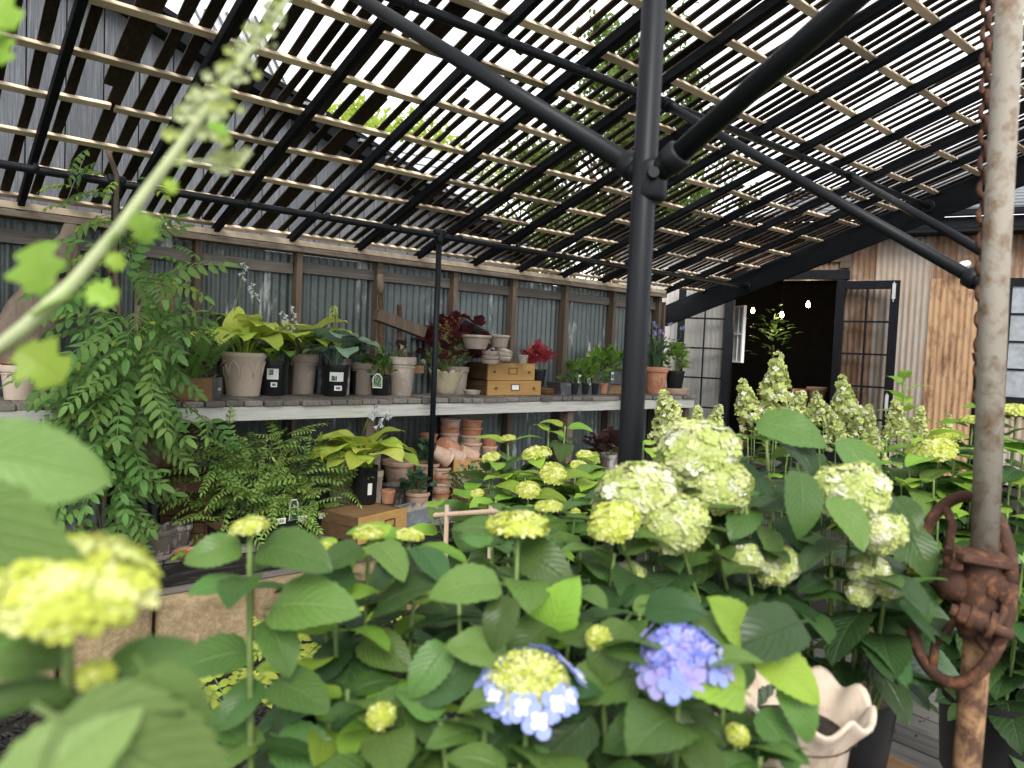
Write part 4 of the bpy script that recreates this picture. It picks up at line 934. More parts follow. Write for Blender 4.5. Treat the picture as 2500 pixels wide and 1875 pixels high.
for k in range(nl):
    p = c0.lerp(c1, (k+.5)/nl); L_ = (c0-c1).length/nl; ud = (c0-c1).normalized(); sd_ = (CR if k % 2 else (CR*.35+CF*.95)).normalized(); P = []
    for q in range(17):
        an = 2*PI*q/16; P.append(p+ud*math.sin(an)*L_*.62+sd_*math.cos(an)*.0125*(1 if abs(math.sin(an)) < .8 else .8))
    b = MB(); b.tube(P, .0062, 7, cap=False); b.build('link', M['rust'], chn, smooth=True)
b = MB(); b.bar(at(2378, 872, d=1.73), at(2402, 866, d=1.73), .012, .02); b.build('hook_plate', M['rust'], chn)
# rusted second chain block on the right edge
M['piecrust'] = spotted('stained_pale_clay', (.55, .47, .37), (.33, .24, .17), .5, .7, (1, 1, .5), 18, .85, (.5, .38, .3), .25, .05)
# ---- near pots
sc0 = at(2040, 1745, d=1.32)
cp_ = thing('scalloped_pot', 'pale terracotta pot with a big wavy pie-crust rim at the lower right', 'pot', sc0-Vector((0, 0, .3)))
def wavy(an, i, r, z):
    if i in (3, 4, 5, 6): return r*(1+.035*math.cos(9*an)), z+.0125*math.sin(9*an)
    return r, z
c = at(1945, 1700, d=1.36); c.z = 0
RZp = at(1945, 1700, d=1.36).z
b = MB(); b.lathe([(.001, RZp-.32), (.07, RZp-.32), (.095, RZp-.06), (.12, RZp-.016), (.131, RZp-.003), (.13, RZp+.006), (.12, RZp), (.09, RZp-.06), (.001, RZp-.07)], c, 72, fn=wavy); b.build('body', M['piecrust'], cp_, smooth=True)
b = MB(); b.disc((c.x, c.y, RZp-.06), .1); b.build('soil', M['soil'], cp_)
b = MB(); b.box((c.x, c.y+.1, (RZp-.325)/2), (.3, .4, RZp-.33)); t = thing('wooden_stool', 'wooden stand under the pie-crust pot', 'stool', (c.x, c.y, 0)); b.build('block', M['drawerside'], t)
HB = at(2075, 1730, d=1.95)
T['bigblack'] = pot('nursery_pot', 'large black nursery pot of the big cream hydrangea', 2090, 1905, 185, 250, 205, 'nursery', Y=None, z=at(2090, 1905, d=1.95).z, style='nursery')
bz = T['bigblack'].location.z
if bz > .02: c = T['bigblack'].location; b = MB(); b.box((c.x, c.y, bz/2-.002), (.3, .3, bz-.004)); t = thing('wooden_stool', 'low stand under the large black nursery pot', 'stool', (c.x, c.y, 0)); b.build('block', M['drawerside'], t)
T['rightblack'] = pot('nursery_pot', 'black ribbed nursery pot right of the rusty pole at the bottom', 2478, 1950, 215, 250, 215, 'nursery', z=at(2478, 1950, d=2.2).z, style='nursery')
# ================================================================ PLANTS
def leafmat(name, col, col2, rough=.42, trans=.3, vein=.35, nveins=9, var=.28, under=None, hue=.02, spec=.25):
    """leaf with a midrib and side veins from its own length/width coordinates"""
    m, t, bs = newmat(name); out = t.nodes['Material Output']
    uv = N(t, 'ShaderNodeUVMap'); sx = N(t, 'ShaderNodeSeparateXYZ'); L(t, uv.outputs[0], sx.inputs[0])
    a = N(t, 'ShaderNodeMath', operation='SUBTRACT'); L(t, sx.outputs[1], a.inputs[0]); a.inputs[1].default_value = .5
    ab = N(t, 'ShaderNodeMath', operation='ABSOLUTE'); L(t, a.outputs[0], ab.inputs[0])
    k = N(t, 'ShaderNodeMath', operation='MULTIPLY_ADD'); L(t, ab.outputs[0], k.inputs[0]); k.inputs[1].default_value = -.75; L(t, sx.outputs[0], k.inputs[2])
    ph = N(t, 'ShaderNodeMath', operation='MULTIPLY'); L(t, k.outputs[0], ph.inputs[0]); ph.inputs[1].default_value = 2*PI*nveins
    sn_ = N(t, 'ShaderNodeMath', operation='SINE'); L(t, ph.outputs[0], sn_.inputs[0])
    v1 = N(t, 'ShaderNodeMapRange'); L(t, sn_.outputs[0], v1.inputs[0]); v1.inputs[1].default_value = .72; v1.inputs[2].default_value = 1
    mr = N(t, 'ShaderNodeMapRange'); L(t, ab.outputs[0], mr.inputs[0]); mr.inputs[1].default_value = .035; mr.inputs[2].default_value = 0
    vm = N(t, 'ShaderNodeMath', operation='MAXIMUM'); L(t, v1.outputs[0], vm.inputs[0]); L(t, mr.outputs[0], vm.inputs[1])
    n1 = noise(t, coords(t), 16, 4)
    c = mixc(t, n1, col, col2)
    vs = N(t, 'ShaderNodeMath', operation='MULTIPLY'); L(t, vm.outputs[0], vs.inputs[0]); vs.inputs[1].default_value = vein
    c = mixc(t, vs.outputs[0], c, tuple(min(1, x*1.7+.03) for x in col2))
    nb = noise(t, coords(t, (1, 1, 1)), 5.5, 6, .75); fb = ramp(t, nb, [(.64, (0, 0, 0)), (.72, (.75, .75, .75))]).outputs[0]; c = mixc(t, fb, c, tuple(x*.55+y_ for x, y_ in zip(col2, (.06, .045, .01))))
    oi = N(t, 'ShaderNodeObjectInfo'); hsv = N(t, 'ShaderNodeHueSaturation')
    r1 = N(t, 'ShaderNodeMapRange'); L(t, oi.outputs['Random'], r1.inputs[0]); r1.inputs[3].default_value = 1-var; r1.inputs[4].default_value = 1+var
    mm = N(t, 'ShaderNodeMath', operation='MULTIPLY'); L(t, oi.outputs['Random'], mm.inputs[0]); mm.inputs[1].default_value = 17.31
    fr = N(t, 'ShaderNodeMath', operation='FRACT'); L(t, mm.outputs[0], fr.inputs[0])
    r2 = N(t, 'ShaderNodeMapRange'); L(t, fr.outputs[0], r2.inputs[0]); r2.inputs[3].default_value = .5-hue; r2.inputs[4].default_value = .5+hue
    L(t, r1.outputs[0], hsv.inputs['Value']); L(t, r2.outputs[0], hsv.inputs['Hue']); L(t, c, hsv.inputs['Color']); c = hsv.outputs[0]
    L(t, c, bs.inputs['Base Color']); bs.inputs['Roughness'].default_value = rough; bs.inputs['Specular IOR Level'].default_value = spec
    bp_ = N(t, 'ShaderNodeBump'); bp_.inputs['Strength'].default_value = .6; bp_.inputs['Distance'].default_value = .004; bp_.invert = True
    L(t, vm.outputs[0], bp_.inputs['Height']); L(t, bp_.outputs[0], bs.inputs['Normal'])
    tr = N(t, 'ShaderNodeBsdfTranslucent'); tc = mixc(t, .5, c, tuple(min(1, x*1.6) for x in col2)); L(t, tc, tr.inputs['Color'])
    ms = N(t, 'ShaderNodeMixShader'); ms.inputs[0].default_value = trans
    L(t, bs.outputs[0], ms.inputs[1]); L(t, tr.outputs[0], ms.inputs[2]); L(t, ms.outputs[0], out.inputs['Surface'])
    return m
def petalmat(name, col, col2, trans=.3, scale=60):
    m, t, bs = newmat(name); out = t.nodes['Material Output']
    n1 = noise(t, coords(t), scale, 3); c = ramp(t, n1, [(.3, col), (.7, col2)]).outputs[0]
    L(t, c, bs.inputs['Base Color']); bs.inputs['Roughness'].default_value = .6; bs.inputs['Specular IOR Level'].default_value = .2
    tr = N(t, 'ShaderNodeBsdfTranslucent'); L(t, c, tr.inputs['Color']); ms = N(t, 'ShaderNodeMixShader'); ms.inputs[0].default_value = trans
    L(t, bs.outputs[0], ms.inputs[1]); L(t, tr.outputs[0], ms.inputs[2]); L(t, ms.outputs[0], out.inputs['Surface']); return m
G = {}
G['hyd'] = leafmat('hydrangea_leaf', (.052, .118, .022), (.10, .178, .04), .38, .32, .42, var=.45, spec=.35)
G['hydl'] = leafmat('young_hydrangea_leaf', (.19, .34, .035), (.27, .42, .06), .42, .38)
G['hydm'] = leafmat('pale_hydrangea_leaf', (.15, .26, .07), (.21, .32, .10), .42, .38)
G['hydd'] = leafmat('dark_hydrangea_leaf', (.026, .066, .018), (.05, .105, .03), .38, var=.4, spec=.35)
G['hostay'] = leafmat('yellow_hosta_leaf', (.47, .56, .07), (.60, .66, .16), .45, .35, .2, 6, .15, hue=.012)
G['hostal'] = leafmat('lime_hosta_leaf', (.31, .44, .045), (.42, .52, .09), .45, .35, .2, 5, .2)
G['hostag'] = leafmat('green_hosta_leaf', (.10, .22, .035), (.16, .30, .05), .4, .3, .3, 5)
G['hostab'] = leafmat('blue_hosta_leaf', (.15, .25, .16), (.22, .33, .23), .45, .25, .2, 5, .15)
G['wis'] = leafmat('vine_leaf', (.10, .215, .05), (.17, .30, .08), .42, .32, .2, 6, .3)
G['wisl'] = leafmat('young_vine_leaf', (.26, .40, .045), (.34, .46, .07), .45, .4, .2, 6, .2)
G['fern'] = leafmat('fern_leaf', (.09, .20, .035), (.14, .27, .05), .5, .35, .1, 4)
G['ferny'] = leafmat('yellow_fern_leaf', (.33, .40, .05), (.42, .48, .09), .5, .4, .1, 4)
G['jacob'] = leafmat('ferny_green_leaf', (.22, .37, .07), (.34, .48, .12), .5, .35, .1, 3, .3)
G['burg'] = leafmat('burgundy_leaf', (.055, .012, .016), (.10, .022, .024), .35, .3, .15, 5, .45, hue=.02)
G['red'] = leafmat('red_leaf', (.30, .025, .035), (.42, .06, .07), .45, .3, .3, 5, .3)
G['purple'] = leafmat('dark_purple_leaf', (.045, .018, .02), (.09, .04, .04), .4, .2, .2, 4, .3)
G['ger'] = leafmat('blue_green_round_leaf', (.05, .12, .06), (.09, .18, .09), .45, .25, .3, 4, .25)
G['small'] = leafmat('small_green_leaf', (.10, .21, .035), (.20, .33, .06), .45, .35, .1, 3, .3)
G['smalld'] = leafmat('small_dark_leaf', (.045, .11, .03), (.09, .18, .045), .4, .3, .1, 3, .3)
G['varieg'] = leafmat('variegated_leaf', (.12, .22, .06), (.46, .5, .32), .5, .3, .1, 3, .3)
G['grass'] = leafmat('strap_leaf', (.06, .13, .06), (.12, .2, .10), .45, .3, .1, 1, .25)
G['dead'] = leafmat('withered_leaf', (.45, .37, .29), (.6, .53, .45), .8, .2, .1, 3, .15)
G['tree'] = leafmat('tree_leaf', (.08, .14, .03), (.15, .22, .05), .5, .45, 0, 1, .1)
G['treel'] = leafmat('yellow_green_tree_leaf', (.25, .34, .04), (.38, .44, .06), .5, .5, 0, 1, .1)  # lighter, yellower leaf colour than the green trees
G['stem'] = plain('green_stem', (.14, .2, .06), .6, 0, .15, .25, 30, .1)
G['stemr'] = plain('brown_stem', (.13, .085, .05), .7, 0, .15, .3, 30, .2)
G['stempale'] = plain('pale_green_stem', (.34, .38, .2), .6, 0, .1, .2, 20, .1)
G['bark'] = wood('vine_bark', (.05, .04, .03), (.11, .085, .06), (.2, .16, .12), 2, .9, .1, .6)
G['cream'] = petalmat('cream_petal', (.47, .51, .19), (.62, .63, .36)); G['creamw'] = petalmat('white_cream_petal', (.60, .61, .43), (.7, .7, .58)); G['creamg'] = petalmat('lime_cream_petal', (.38, .46, .11), (.50, .55, .2))
G['lime'] = petalmat('lime_petal', (.42, .48, .055), (.54, .57, .12)); G['limel'] = petalmat('pale_lime_petal', (.62, .64, .20), (.70, .71, .34))
G['blue'] = petalmat('blue_petal', (.20, .25, .66), (.40, .46, .80)); G['purp'] = petalmat('violet_petal', (.31, .27, .60), (.48, .43, .73)); G['white'] = petalmat('white_petal', (.74, .76, .84), (.84, .84, .88)); G['navy'] = petalmat('deep_blue_petal', (.10, .12, .42), (.22, .24, .58))

def leaf_arr(Ln=1.0, W=.6, nu=8, nv=4, shape='ovate', fold=.2, a0=0.0, a1=-.6, wave=.02, serr=0, pet=0.0, seed=0, petw=.02):
    """leaf along +x, its bend running from slope a0 to slope a1 (radians); returns verts, faces, uvs"""
    E = {'ovate': (.55, .8), 'cordate': (.36, .75), 'lance': (.8, .9), 'strap': (.25, .5), 'round': (.45, .42), 'lobed': (.4, .5)}[shape]
    f0 = lambda u: (max(u, 0)**E[0])*(max(1-u, 0)**E[1]); mxw = max(f0(q/60) for q in range(61)); r = random.Random(seed)
    x = z = 0.0; vs = []; uvs = []; fs = []; tot = nu+(3 if pet else 0); ps = r.uniform(0, 6)
    st = [(-pet+pet*k/3) for k in range(3)] if pet else []
    us = st+[k/nu for k in range(nu+1)]; prev = None; T0 = pet+1
    for i, u in enumerate(us):
        g = (u+pet)/T0; an = a0+(a1-a0)*g
        if prev is not None: ds = (u-prev)*Ln; x += ds*math.cos(an); z += ds*math.sin(an)
        prev = u
        if u < 0 or (pet and u == 0): hw = petw*Ln*.5
        else:
            hw = .5*W*Ln*f0(u)/mxw
            if serr: hw *= 1+serr*(1 if i % 2 else -1)
            if shape == 'lobed': hw *= 1+.28*math.cos(u*PI*5)
            hw = max(hw, .004*Ln)
        for j in range(nv+1):
            v = j/nv*2-1; y = v*hw
            zz = z+fold*abs(y)*(1-.25*abs(v))+(wave*Ln*math.sin(u*9+ps+v*1.5)*abs(v) if u > 0 else 0)
            vs.append(Vector((x-abs(v)**2*hw*(.25 if shape in ('cordate', 'ovate') and u < .3 else 0), y, zz))); uvs.append((max(u, 0), (v+1)/2))
    n = len(us)
    for i in range(n-1):
        for j in range(nv): q = i*(nv+1)+j; fs.append((q, q+nv+1, q+nv+2, q+1))
    return vs, fs, uvs
class LB(MB):
    def __init__(s): super().__init__(); s.uvv = []
    def leaf(s, arr, M4, mi=0):
        vs, fs, uvs = arr; s.pad(); s.add([M4 @ v for v in vs], fs, mi); s.uvv += uvs; return s
    def pad(s): s.uvv += [(0, .5)]*(len(s.v)-len(s.uvv))
    def mesh(s, name, mats, smooth=True, off=(0, 0, 0)):
        s.pad(); me = MB.mesh(s, name, mats, smooth, off); ul = me.uv_layers.new(name='UVMap')
        idx = np.zeros(len(me.loops), dtype=np.int64); me.loops.foreach_get('vertex_index', idx)
        ul.data.foreach_set('uv', np.array(s.uvv, dtype=np.float32)[idx].ravel()); return me
def frame(p, d, up=(0, 0, 1), s=1.0, roll=0.0):
    d = Vector(d).normalized(); y = Vector(up).cross(d)
    if y.length < 1e-4: y = Vector((0, 1, 0)).cross(d)
    y.normalize(); z = d.cross(y)
    if roll: R = Matrix.Rotation(roll, 3, d); y = R @ y; z = R @ z
    m = Matrix((d*s, y*s, z*s)).transposed().to_4x4(); m.translation = p; return m
def leafset(name, mat, n=4, **k):
    out = []
    for q in range(n):
        kk = dict(k); kk['a0'] = k.get('a0', 0)+rnd.uniform(-.1, .1); kk['a1'] = k.get('a1', -.6)+rnd.uniform(-.25, .25)
        b = LB(); b.leaf(leaf_arr(seed=q*7+3, **kk), Matrix.Identity(4)); out.append(b.mesh(name, mat))
    return out
hk = dict(W=.62, nu=18, nv=6, shape='ovate', fold=.22, a0=.1, a1=-.75, wave=.018, serr=.035, pet=.14, petw=.035)
def leaves_px(t, rows, keys, d, W=1.0, roll=.3, name='leaf'):
    o = wloc(t)
    for r_ in rows:
        x0, y0, x1, y1 = r_[:4]; dd = r_[4] if len(r_) > 4 else d; k_ = r_[5] if len(r_) > 5 else rnd.choice(keys)
        a = at(x0, y0, d=dd*1.03); b_ = at(x1, y1, d=dd*.97); inst(name, rnd.choice(LS[k_]), t, frame(a-o, b_-a, Vector((0, 0, 1))-CF*rnd.uniform(.4, 1.0), (b_-a).length*.98*W, rnd.uniform(-roll, roll)))
LS = {k: leafset('hydrangea_leaf', G[k], 4, **hk) for k in ('hyd', 'hydl', 'hydd', 'hydm')}
ho = dict(W=.82, nu=10, nv=6, shape='cordate', fold=.16, a0=1.4, a1=-.85, wave=.045, pet=.75, petw=.05)
for k in ('hostay', 'hostal', 'hostag', 'hostab'): LS[k] = leafset('hosta_leaf', G[k], 5, **ho)
LS['strap'] = leafset('strap_leaf', G['grass'], 4, W=.055, nu=10, nv=2, shape='strap', fold=.3, a0=1.4, a1=-.3)
lob = dict(W=.95, nu=10, nv=6, shape='lobed', fold=.15, a0=.9, a1=-.4, wave=.04, pet=.5, petw=.03)
for k in ('burg', 'red', 'purple', 'ger', 'varieg'): LS[k] = leafset('lobed_leaf', G[k], 4, **lob)
sm = dict(W=.5, nu=5, nv=2, shape='ovate', fold=.25, a0=.4, a1=-.5)
for k in ('small', 'smalld', 'dead'): LS[k] = leafset('small_leaf', G[k], 3, **sm)

def frond(mat, n=6, ln=.30, L_=.075, W=.42, term=True, droop=-.8, a0=.2, stemr=.0016, ang=1.05, mat2='stem', taper=.35, nu=5, nv=2):
    """a compound leaf: stalk with paired leaflets"""
    b = LB(); x = z = 0; P = []; k = 24
    for i in range(k+1):
        a = a0+(droop-a0)*i/k; P.append(Vector((x, 0, z))); x += ln/k*math.cos(a); z += ln/k*math.sin(a)
    b.tube(P[::3], stemr, 5, mi=1); b.pad()
    for q in range(n):
        u = .24+.74*q/(n-1 if n > 1 else 1); i = min(k-1, int(u*k)); p = P[i]; td = (P[i+1]-P[i]).normalized(); s = L_*(1-taper*abs(u-.45)*1.3)*rnd.uniform(.9, 1.08)
        for sd in (-1, 1):
            d = td*math.cos(ang)+Vector((0, sd, 0))*math.sin(ang)+Vector((0, 0, -.12-rnd.uniform(0, .18)))
            b.leaf(leaf_arr(L=None, **{}) if False else leaf_arr(1, W, nu, nv, 'ovate', .2, .1, -.35, .02, seed=q), frame(p, d, (0, 0, 1), s))
    if term: b.leaf(leaf_arr(1, W, nu, nv, 'ovate', .2, .1, -.35, .02), frame(P[-1], P[-1]-P[-2], (0, 0, 1), L_*.95))
    return b.mesh('compound_leaf', [G[mat], G[mat2]])
FR = {'wis': [frond('wis', n, ln, .078, .40, droop=dr) for n, ln, dr in ((5, .26, -.7), (6, .30, -.9), (6, .32, -.4), (5, .24, -1.2), (7, .34, -.8))],
      'wisl': [frond('wisl', 4, .18, .055, .45, droop=-.6), frond('wisl', 5, .22, .06, .42, droop=-.9)],
      'jacob': [frond('jacob', 7, .20, .038, .36, droop=d_, nu=3) for d_ in (-.5, -.9, -.2)],
      'fern': [frond('fern', 20, .46, .062, .26, droop=d_, a0=1.0, ang=1.25, taper=.9, nu=3) for d_ in (-.5, -.9, -.2)],
      'ferny': [frond('ferny', 9, .26, .06, .42, droop=d_, a0=.5, ang=1.1, taper=.8, nu=4) for d_ in (-.5, -.8)]}
def scatter(t, meshes, name, P, D, S, up=(0, 0, 1), roll=.35):
    o = wloc(t); out = []
    for p, d, s in zip(P, D, S): out.append(inst(name, rnd.choice(meshes), t, frame(Vector(p)-o, d, up, s, rnd.uniform(-roll, roll))))
    return out

# ---- flower heads
def floret(b, p, n, s, mi, petals=4, cup=.25):
    n = Vector(n).normalized(); a = Vector((.3, .5, .8)).cross(n).normalized(); c = n.cross(a); r0 = rnd.uniform(0, PI)
    if s > .055:
        for k in range(petals):
            an = r0+2*PI*k/petals; d = a*math.cos(an)+c*math.sin(an); w_ = n.cross(d)
            b.add([p, p+d*s*.3+w_*s*.3+n*s*cup*.3, p+d*s*.62+w_*s*.46+n*s*cup*.6, p+d*s*.92+w_*s*.28+n*s*cup, p+d*s*1.02+n*s*cup*.8, p+d*s*.92-w_*s*.28+n*s*cup, p+d*s*.62-w_*s*.46+n*s*cup*.7, p+d*s*.3-w_*s*.3+n*s*cup*.35], [(0, 1, 2, 3, 4), (0, 4, 5, 6, 7)], mi)
        return
    for k in range(petals):
        an = r0+2*PI*k/petals; d = a*math.cos(an)+c*math.sin(an); w_ = n.cross(d)
        b.add([p, p+d*s*.55+w_*s*.42+n*s*cup*.6, p+d*s+n*s*cup, p+d*s*.55-w_*s*.42+n*s*cup*.6], [(0, 1, 2, 3)], mi)
def dome(rx, rz_, n, fs, mats, wts, petals=4, full=.62, jit=.06, cup=.25):
    b = MB()
    for k in range(n):
        zc = 1-(k+.5)/n*(2*full); an = k*2.39996; rr = math.sqrt(max(0, 1-zc*zc)); j = 1+rnd.uniform(-jit, jit)
        nrm = Vector((rr*math.cos(an)/rx, rr*math.sin(an)/rx, zc/rz_)).normalized()
        p = Vector((rr*math.cos(an)*rx*j, rr*math.sin(an)*rx*j, zc*rz_*j)); nrm = (nrm+Vector((rnd.uniform(-.35, .35), rnd.uniform(-.35, .35), rnd.uniform(-.35, .35)))).normalized()
        floret(b, p, nrm, fs*rnd.uniform(.8, 1.2), rnd.choices(range(len(mats)), wts)[0], petals, cup)
    return b
HEAD = {}
def core(b, rx, rz_, mi=2): b.lathe([(.001, -rz_*.5), (rx*.8, -rz_*.35), (rx, 0), (rx*.86, rz_*.5), (rx*.5, rz_*.86), (.001, rz_)], (0, 0, 0), 14, mi=mi); return b
def hmesh(name, b, mats): return b.mesh(name, [G[m] for m in mats], True)
cm = ['cream', 'creamw', 'creamg']
def lumpy(w_):
    b = core(dome(.38, .27, 230, .075, cm, w_), .34, .23)
    for k in range(9):
        a = k*2.4; o_ = Vector((math.cos(a)*.24, math.sin(a)*.24, rnd.uniform(-.1, .12))); d2 = dome(.17, .14, 46, .075, cm, w_, full=.8); n0 = len(b.v)
        b.v += [tuple(Vector(v)+o_) for v in d2.v]; b.f += [tuple(n0+i for i in f) for f in d2.f]; b.mi += d2.mi
    return b
HEAD['dome'] = [hmesh('flower_head', lumpy(w_), cm) for w_ in ((5, 2, 4), (5, 1, 5), (4, 2, 5))]
HEAD['limehead'] = [hmesh('flower_head', core(dome(.47, .24, 260, .085, ['lime', 'limel', 'creamg'], w_, 4, .5, .1), .42, .2, 0), ['lime', 'limel', 'creamg']) for w_ in ((6, 3, 1), (4, 4, 1))]
HEAD['bud'] = [hmesh('flower_bud', core(dome(.45, .36, 110, .13, ['lime', 'limel'], (3, 1), 3, .7, .05, .5), .42, .33, 0), ['lime', 'limel'])]
def panicle():
    b = MB(); m = rnd.uniform(.8, 1.15)
    for q in range(30):
        u = (q+.5)/30; an = q*2.39996; r = .33*m*(1-u)**.8*rnd.uniform(.6, 1.1); cc = Vector((r*math.cos(an), r*math.sin(an), u*.86-.05+rnd.uniform(-.04, .04))); R_ = .085*(1.25-.6*u)*rnd.uniform(.8, 1.25)
        for k in range(15):
            v = Vector((rnd.gauss(0, 1), rnd.gauss(0, 1), rnd.gauss(0, 1)+.3)).normalized(); floret(b, cc+v*R_, v, rnd.uniform(.035, .065), rnd.choices((0, 1, 2, 3), (5, 2, 5, 2))[0])
    b.tube([(0, 0, -.15), (0, 0, .8)], [.03, .01], 5, mi=2); return hmesh('flower_head', b, cm+['limel'])
HEAD['panicle'] = [panicle() for _ in range(3)]
def lace():
    b = dome(.36, .2, 260, .05, ['limel', 'lime', 'cream'], (4, 3, 2), 3, .5, .05, .5); core(b, .34, .17, 0)
    for m in range(len(b.mi)): pass
    for k in range(17):
        an = k*2*PI/17+rnd.uniform(-.1, .1); r = rnd.uniform(.36, .5); p = Vector((r*math.cos(an), r*math.sin(an), rnd.uniform(-.05, .08)))
        n_ = Vector((math.cos(an), math.sin(an), 1.0)); mi = rnd.choices((3, 4), (5, 1))[0]; floret(b, p, n_, .17*rnd.uniform(.85, 1.15), mi, 4, .12)
        floret(b, p+n_*.012, n_, .085, 4, 4, .12)
    return hmesh('flower_head', b, ['limel', 'lime', 'cream', 'blue', 'white'])
HEAD['lace'] = [lace()]
def violet():
    b = dome(.38, .22, 220, .065, ['navy', 'blue', 'purp'], (3, 4, 3), 4, .5, .06, .4); core(b, .35, .18, 0)
    for k in range(16):
        an = k*2*PI/16; r = rnd.uniform(.4, .52); p = Vector((r*math.cos(an), r*math.sin(an), rnd.uniform(-.12, .06))); floret(b, p, Vector((math.cos(an), math.sin(an), .7)), .19, 2 if k % 3 else 1, 4, .12)
    return hmesh('flower_head', b, ['navy', 'blue', 'purp'])
HEAD['violet'] = [violet()]
def head(t, kind, p, up, s):
    z = Vector(up).normalized(); x = Vector((1, .2, 0)).cross(z).normalized(); y = z.cross(x); a = rnd.uniform(0, 6)
    m = (Matrix((x, y, z)).transposed() @ Matrix.Rotation(a, 3, 'Z')).to_4x4(); 
    for i in range(3):
        for j in range(3): m[i][j] *= s
    m.translation = Vector(p)-wloc(t); return inst('flower_bud' if kind == 'bud' else 'flower_head', rnd.choice(HEAD[kind]), t, m)

def hydrangea(name, label, base, tips, LL, keys=('hyd', 'hyd', 'hydl'), gap=.085, nodes=5, group='hydrangea plants', droop=.5, cat='hydrangea', stemmat='stem', r=.0042, spread=.0):
    """tips: (px, py, d, head kind or None, head width in photo px)"""
    base = Vector(base); t = thing(name, label, cat, base, group); sm_ = MB()
    for (px, py, d, kind, hp) in tips:
        tip = at(px, py, d=d); hw = hp*d/FPX
        hor = tip-base; hor.z = 0; low = Vector((base.x+hor.x*.45, base.y+hor.y*.45, base.z)); n = 10
        ctrl = Vector((base.x+hor.x*.85, base.y+hor.y*.85, base.z+(tip.z-base.z)*.55))
        if tip.z < base.z+.1: low = tip-Vector((0, 0, .25)); ctrl = tip-Vector((0, 0, .12))
        P = [low*(1-u)**2+ctrl*2*u*(1-u)+tip*u*u for u in [k/n for k in range(n+1)]]
        sm_.tube(P, [r*1.3-r*.5*k/n for k in range(n+1)], 6)
        upd = (P[-1]-P[-2]).normalized()
        if kind:
            out = Vector((hor.x, hor.y, 0)); out = out.normalized() if out.length > .02 else Vector((0, 0, 0))
            hd = (Vector((0, 0, 1))*.8+upd*.5+out*.35+(CAM-tip).normalized()*.35).normalized(); head(t, kind, tip, hd, hw*{'dome': .9, 'panicle': .82}.get(kind, .95))
        # leaf pairs down the stem
        acc = gap*(.35 if kind else .15); az = rnd.uniform(0, PI); tot = sum((P[k+1]-P[k]).length for k in range(n)); k = 0
        for q in range(nodes):
            if acc > tot*.95: break
            rem = acc; p = P[-1]
            for m in range(n-1, -1, -1):
                sl = (P[m+1]-P[m]).length
                if rem <= sl: p = P[m+1].lerp(P[m], rem/sl); break
                rem -= sl
            sz = LL*min(1, .62+.22*q)*rnd.uniform(.82, 1.15)*(1 if kind else .8)
            for sd in (0, PI):
                a = az+sd+rnd.uniform(-.3, .3); el = .45-droop*(.35*q)+rnd.uniform(-.2, .2); el = max(-1.0, el)
                dv = Vector((math.cos(a)*math.cos(el), math.sin(a)*math.cos(el), math.sin(el)))
                key = keys[2] if (q == 0 and rnd.random() < .75) or rnd.random() < .08 else keys[rnd.randint(0, 1)] if q < 2 else 'hydd'  # lower pairs darker: older leaves, plus shade under foliage put into the colour
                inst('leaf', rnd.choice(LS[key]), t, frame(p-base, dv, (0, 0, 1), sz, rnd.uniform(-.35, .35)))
            az += PI/2+rnd.uniform(-.2, .2); acc += gap*rnd.uniform(.8, 1.25)*(1+.15*q)
    sm_.build('stem', G[stemmat], t, smooth=True); return t
# ---------------------------------------------------------------- foreground hydrangeas
def rt(x0, x1, y0, y1, d0, d1, n, kind=None, hp=0):
    """tips spread over a patch: lower in the picture stands nearer"""
    out = []
    for k in range(n):
        y = rnd.uniform(y0, y1); d = d1+(d0-d1)*(y-y0)/(y1-y0+1e-6); out.append((rnd.uniform(x0, x1), y, d*rnd.uniform(.95, 1.05), kind, hp))
    return out
hydrangea('hydrangea', 'blurred hydrangea nearest the camera at the left with one big lime flower head', at(150, 2500, d=.47),
          [(170, 1440, .47, 'limehead', 400), (235, 1650, .47, 'bud', 90)], .11, ('hyd', 'hyd', 'hyd'), gap=.05, nodes=2, droop=.7)
t = thing('broad_leaves', 'very near blurred broad green leaves at the left edge of the picture', 'leaves', at(-150, 1500, d=.45)); o = wloc(t)
for (x0, y0, x1, y1, d, W_, key, rl) in ((-150, 1150, 170, 1560, .44, 1.0, 'hydm', .9), (-140, 1090, 235, 1165, .46, .8, 'hydm', 1.2), (80, 1720, 560, 1990, .42, 1.15, 'hydm', .5), (-120, 1640, 150, 1560, .46, .8, 'hyd', -.4), (330, 1600, 480, 1860, .45, .9, 'hydm', .3), (-40, 2050, 260, 1720, .40, 1.1, 'hydm', .4)):
    a = at(x0, y0, d=d); b_ = at(x1, y1, d=d*1.03); inst('leaf', rnd.choice(LS[key]), t, frame(a-o, b_-a, CU-CF*.9, (b_-a).length*.95, rl*.5))
t = thing('flower_stalk', 'tall blurred pale flower stalk with lobed leaves leaning across the upper left', 'flower stalk', at(-60, 900, d=.56)); o = wloc(t)
sp = [(-70, 905, .56), (60, 800, .56), (180, 690, .565), (290, 560, .57), (370, 450, .58), (460, 330, .59), (560, 190, .60), (680, 30, .62), (760, -80, .63)]
P = [at(x_, y_, d=d_) for x_, y_, d_ in sp]; b = MB(); b.tube(P, [.0058, .0056, .0052, .0046, .0042, .0038, .0032, .0024, .002], 10); b.build('stem', G['stempale'], t, smooth=True)
lk = leafset('lobed_leaf', G['hydl'], 3, W=.85, nu=12, nv=6, shape='lobed', fold=.2, a0=.2, a1=-.5, wave=.03, pet=.3, petw=.05)
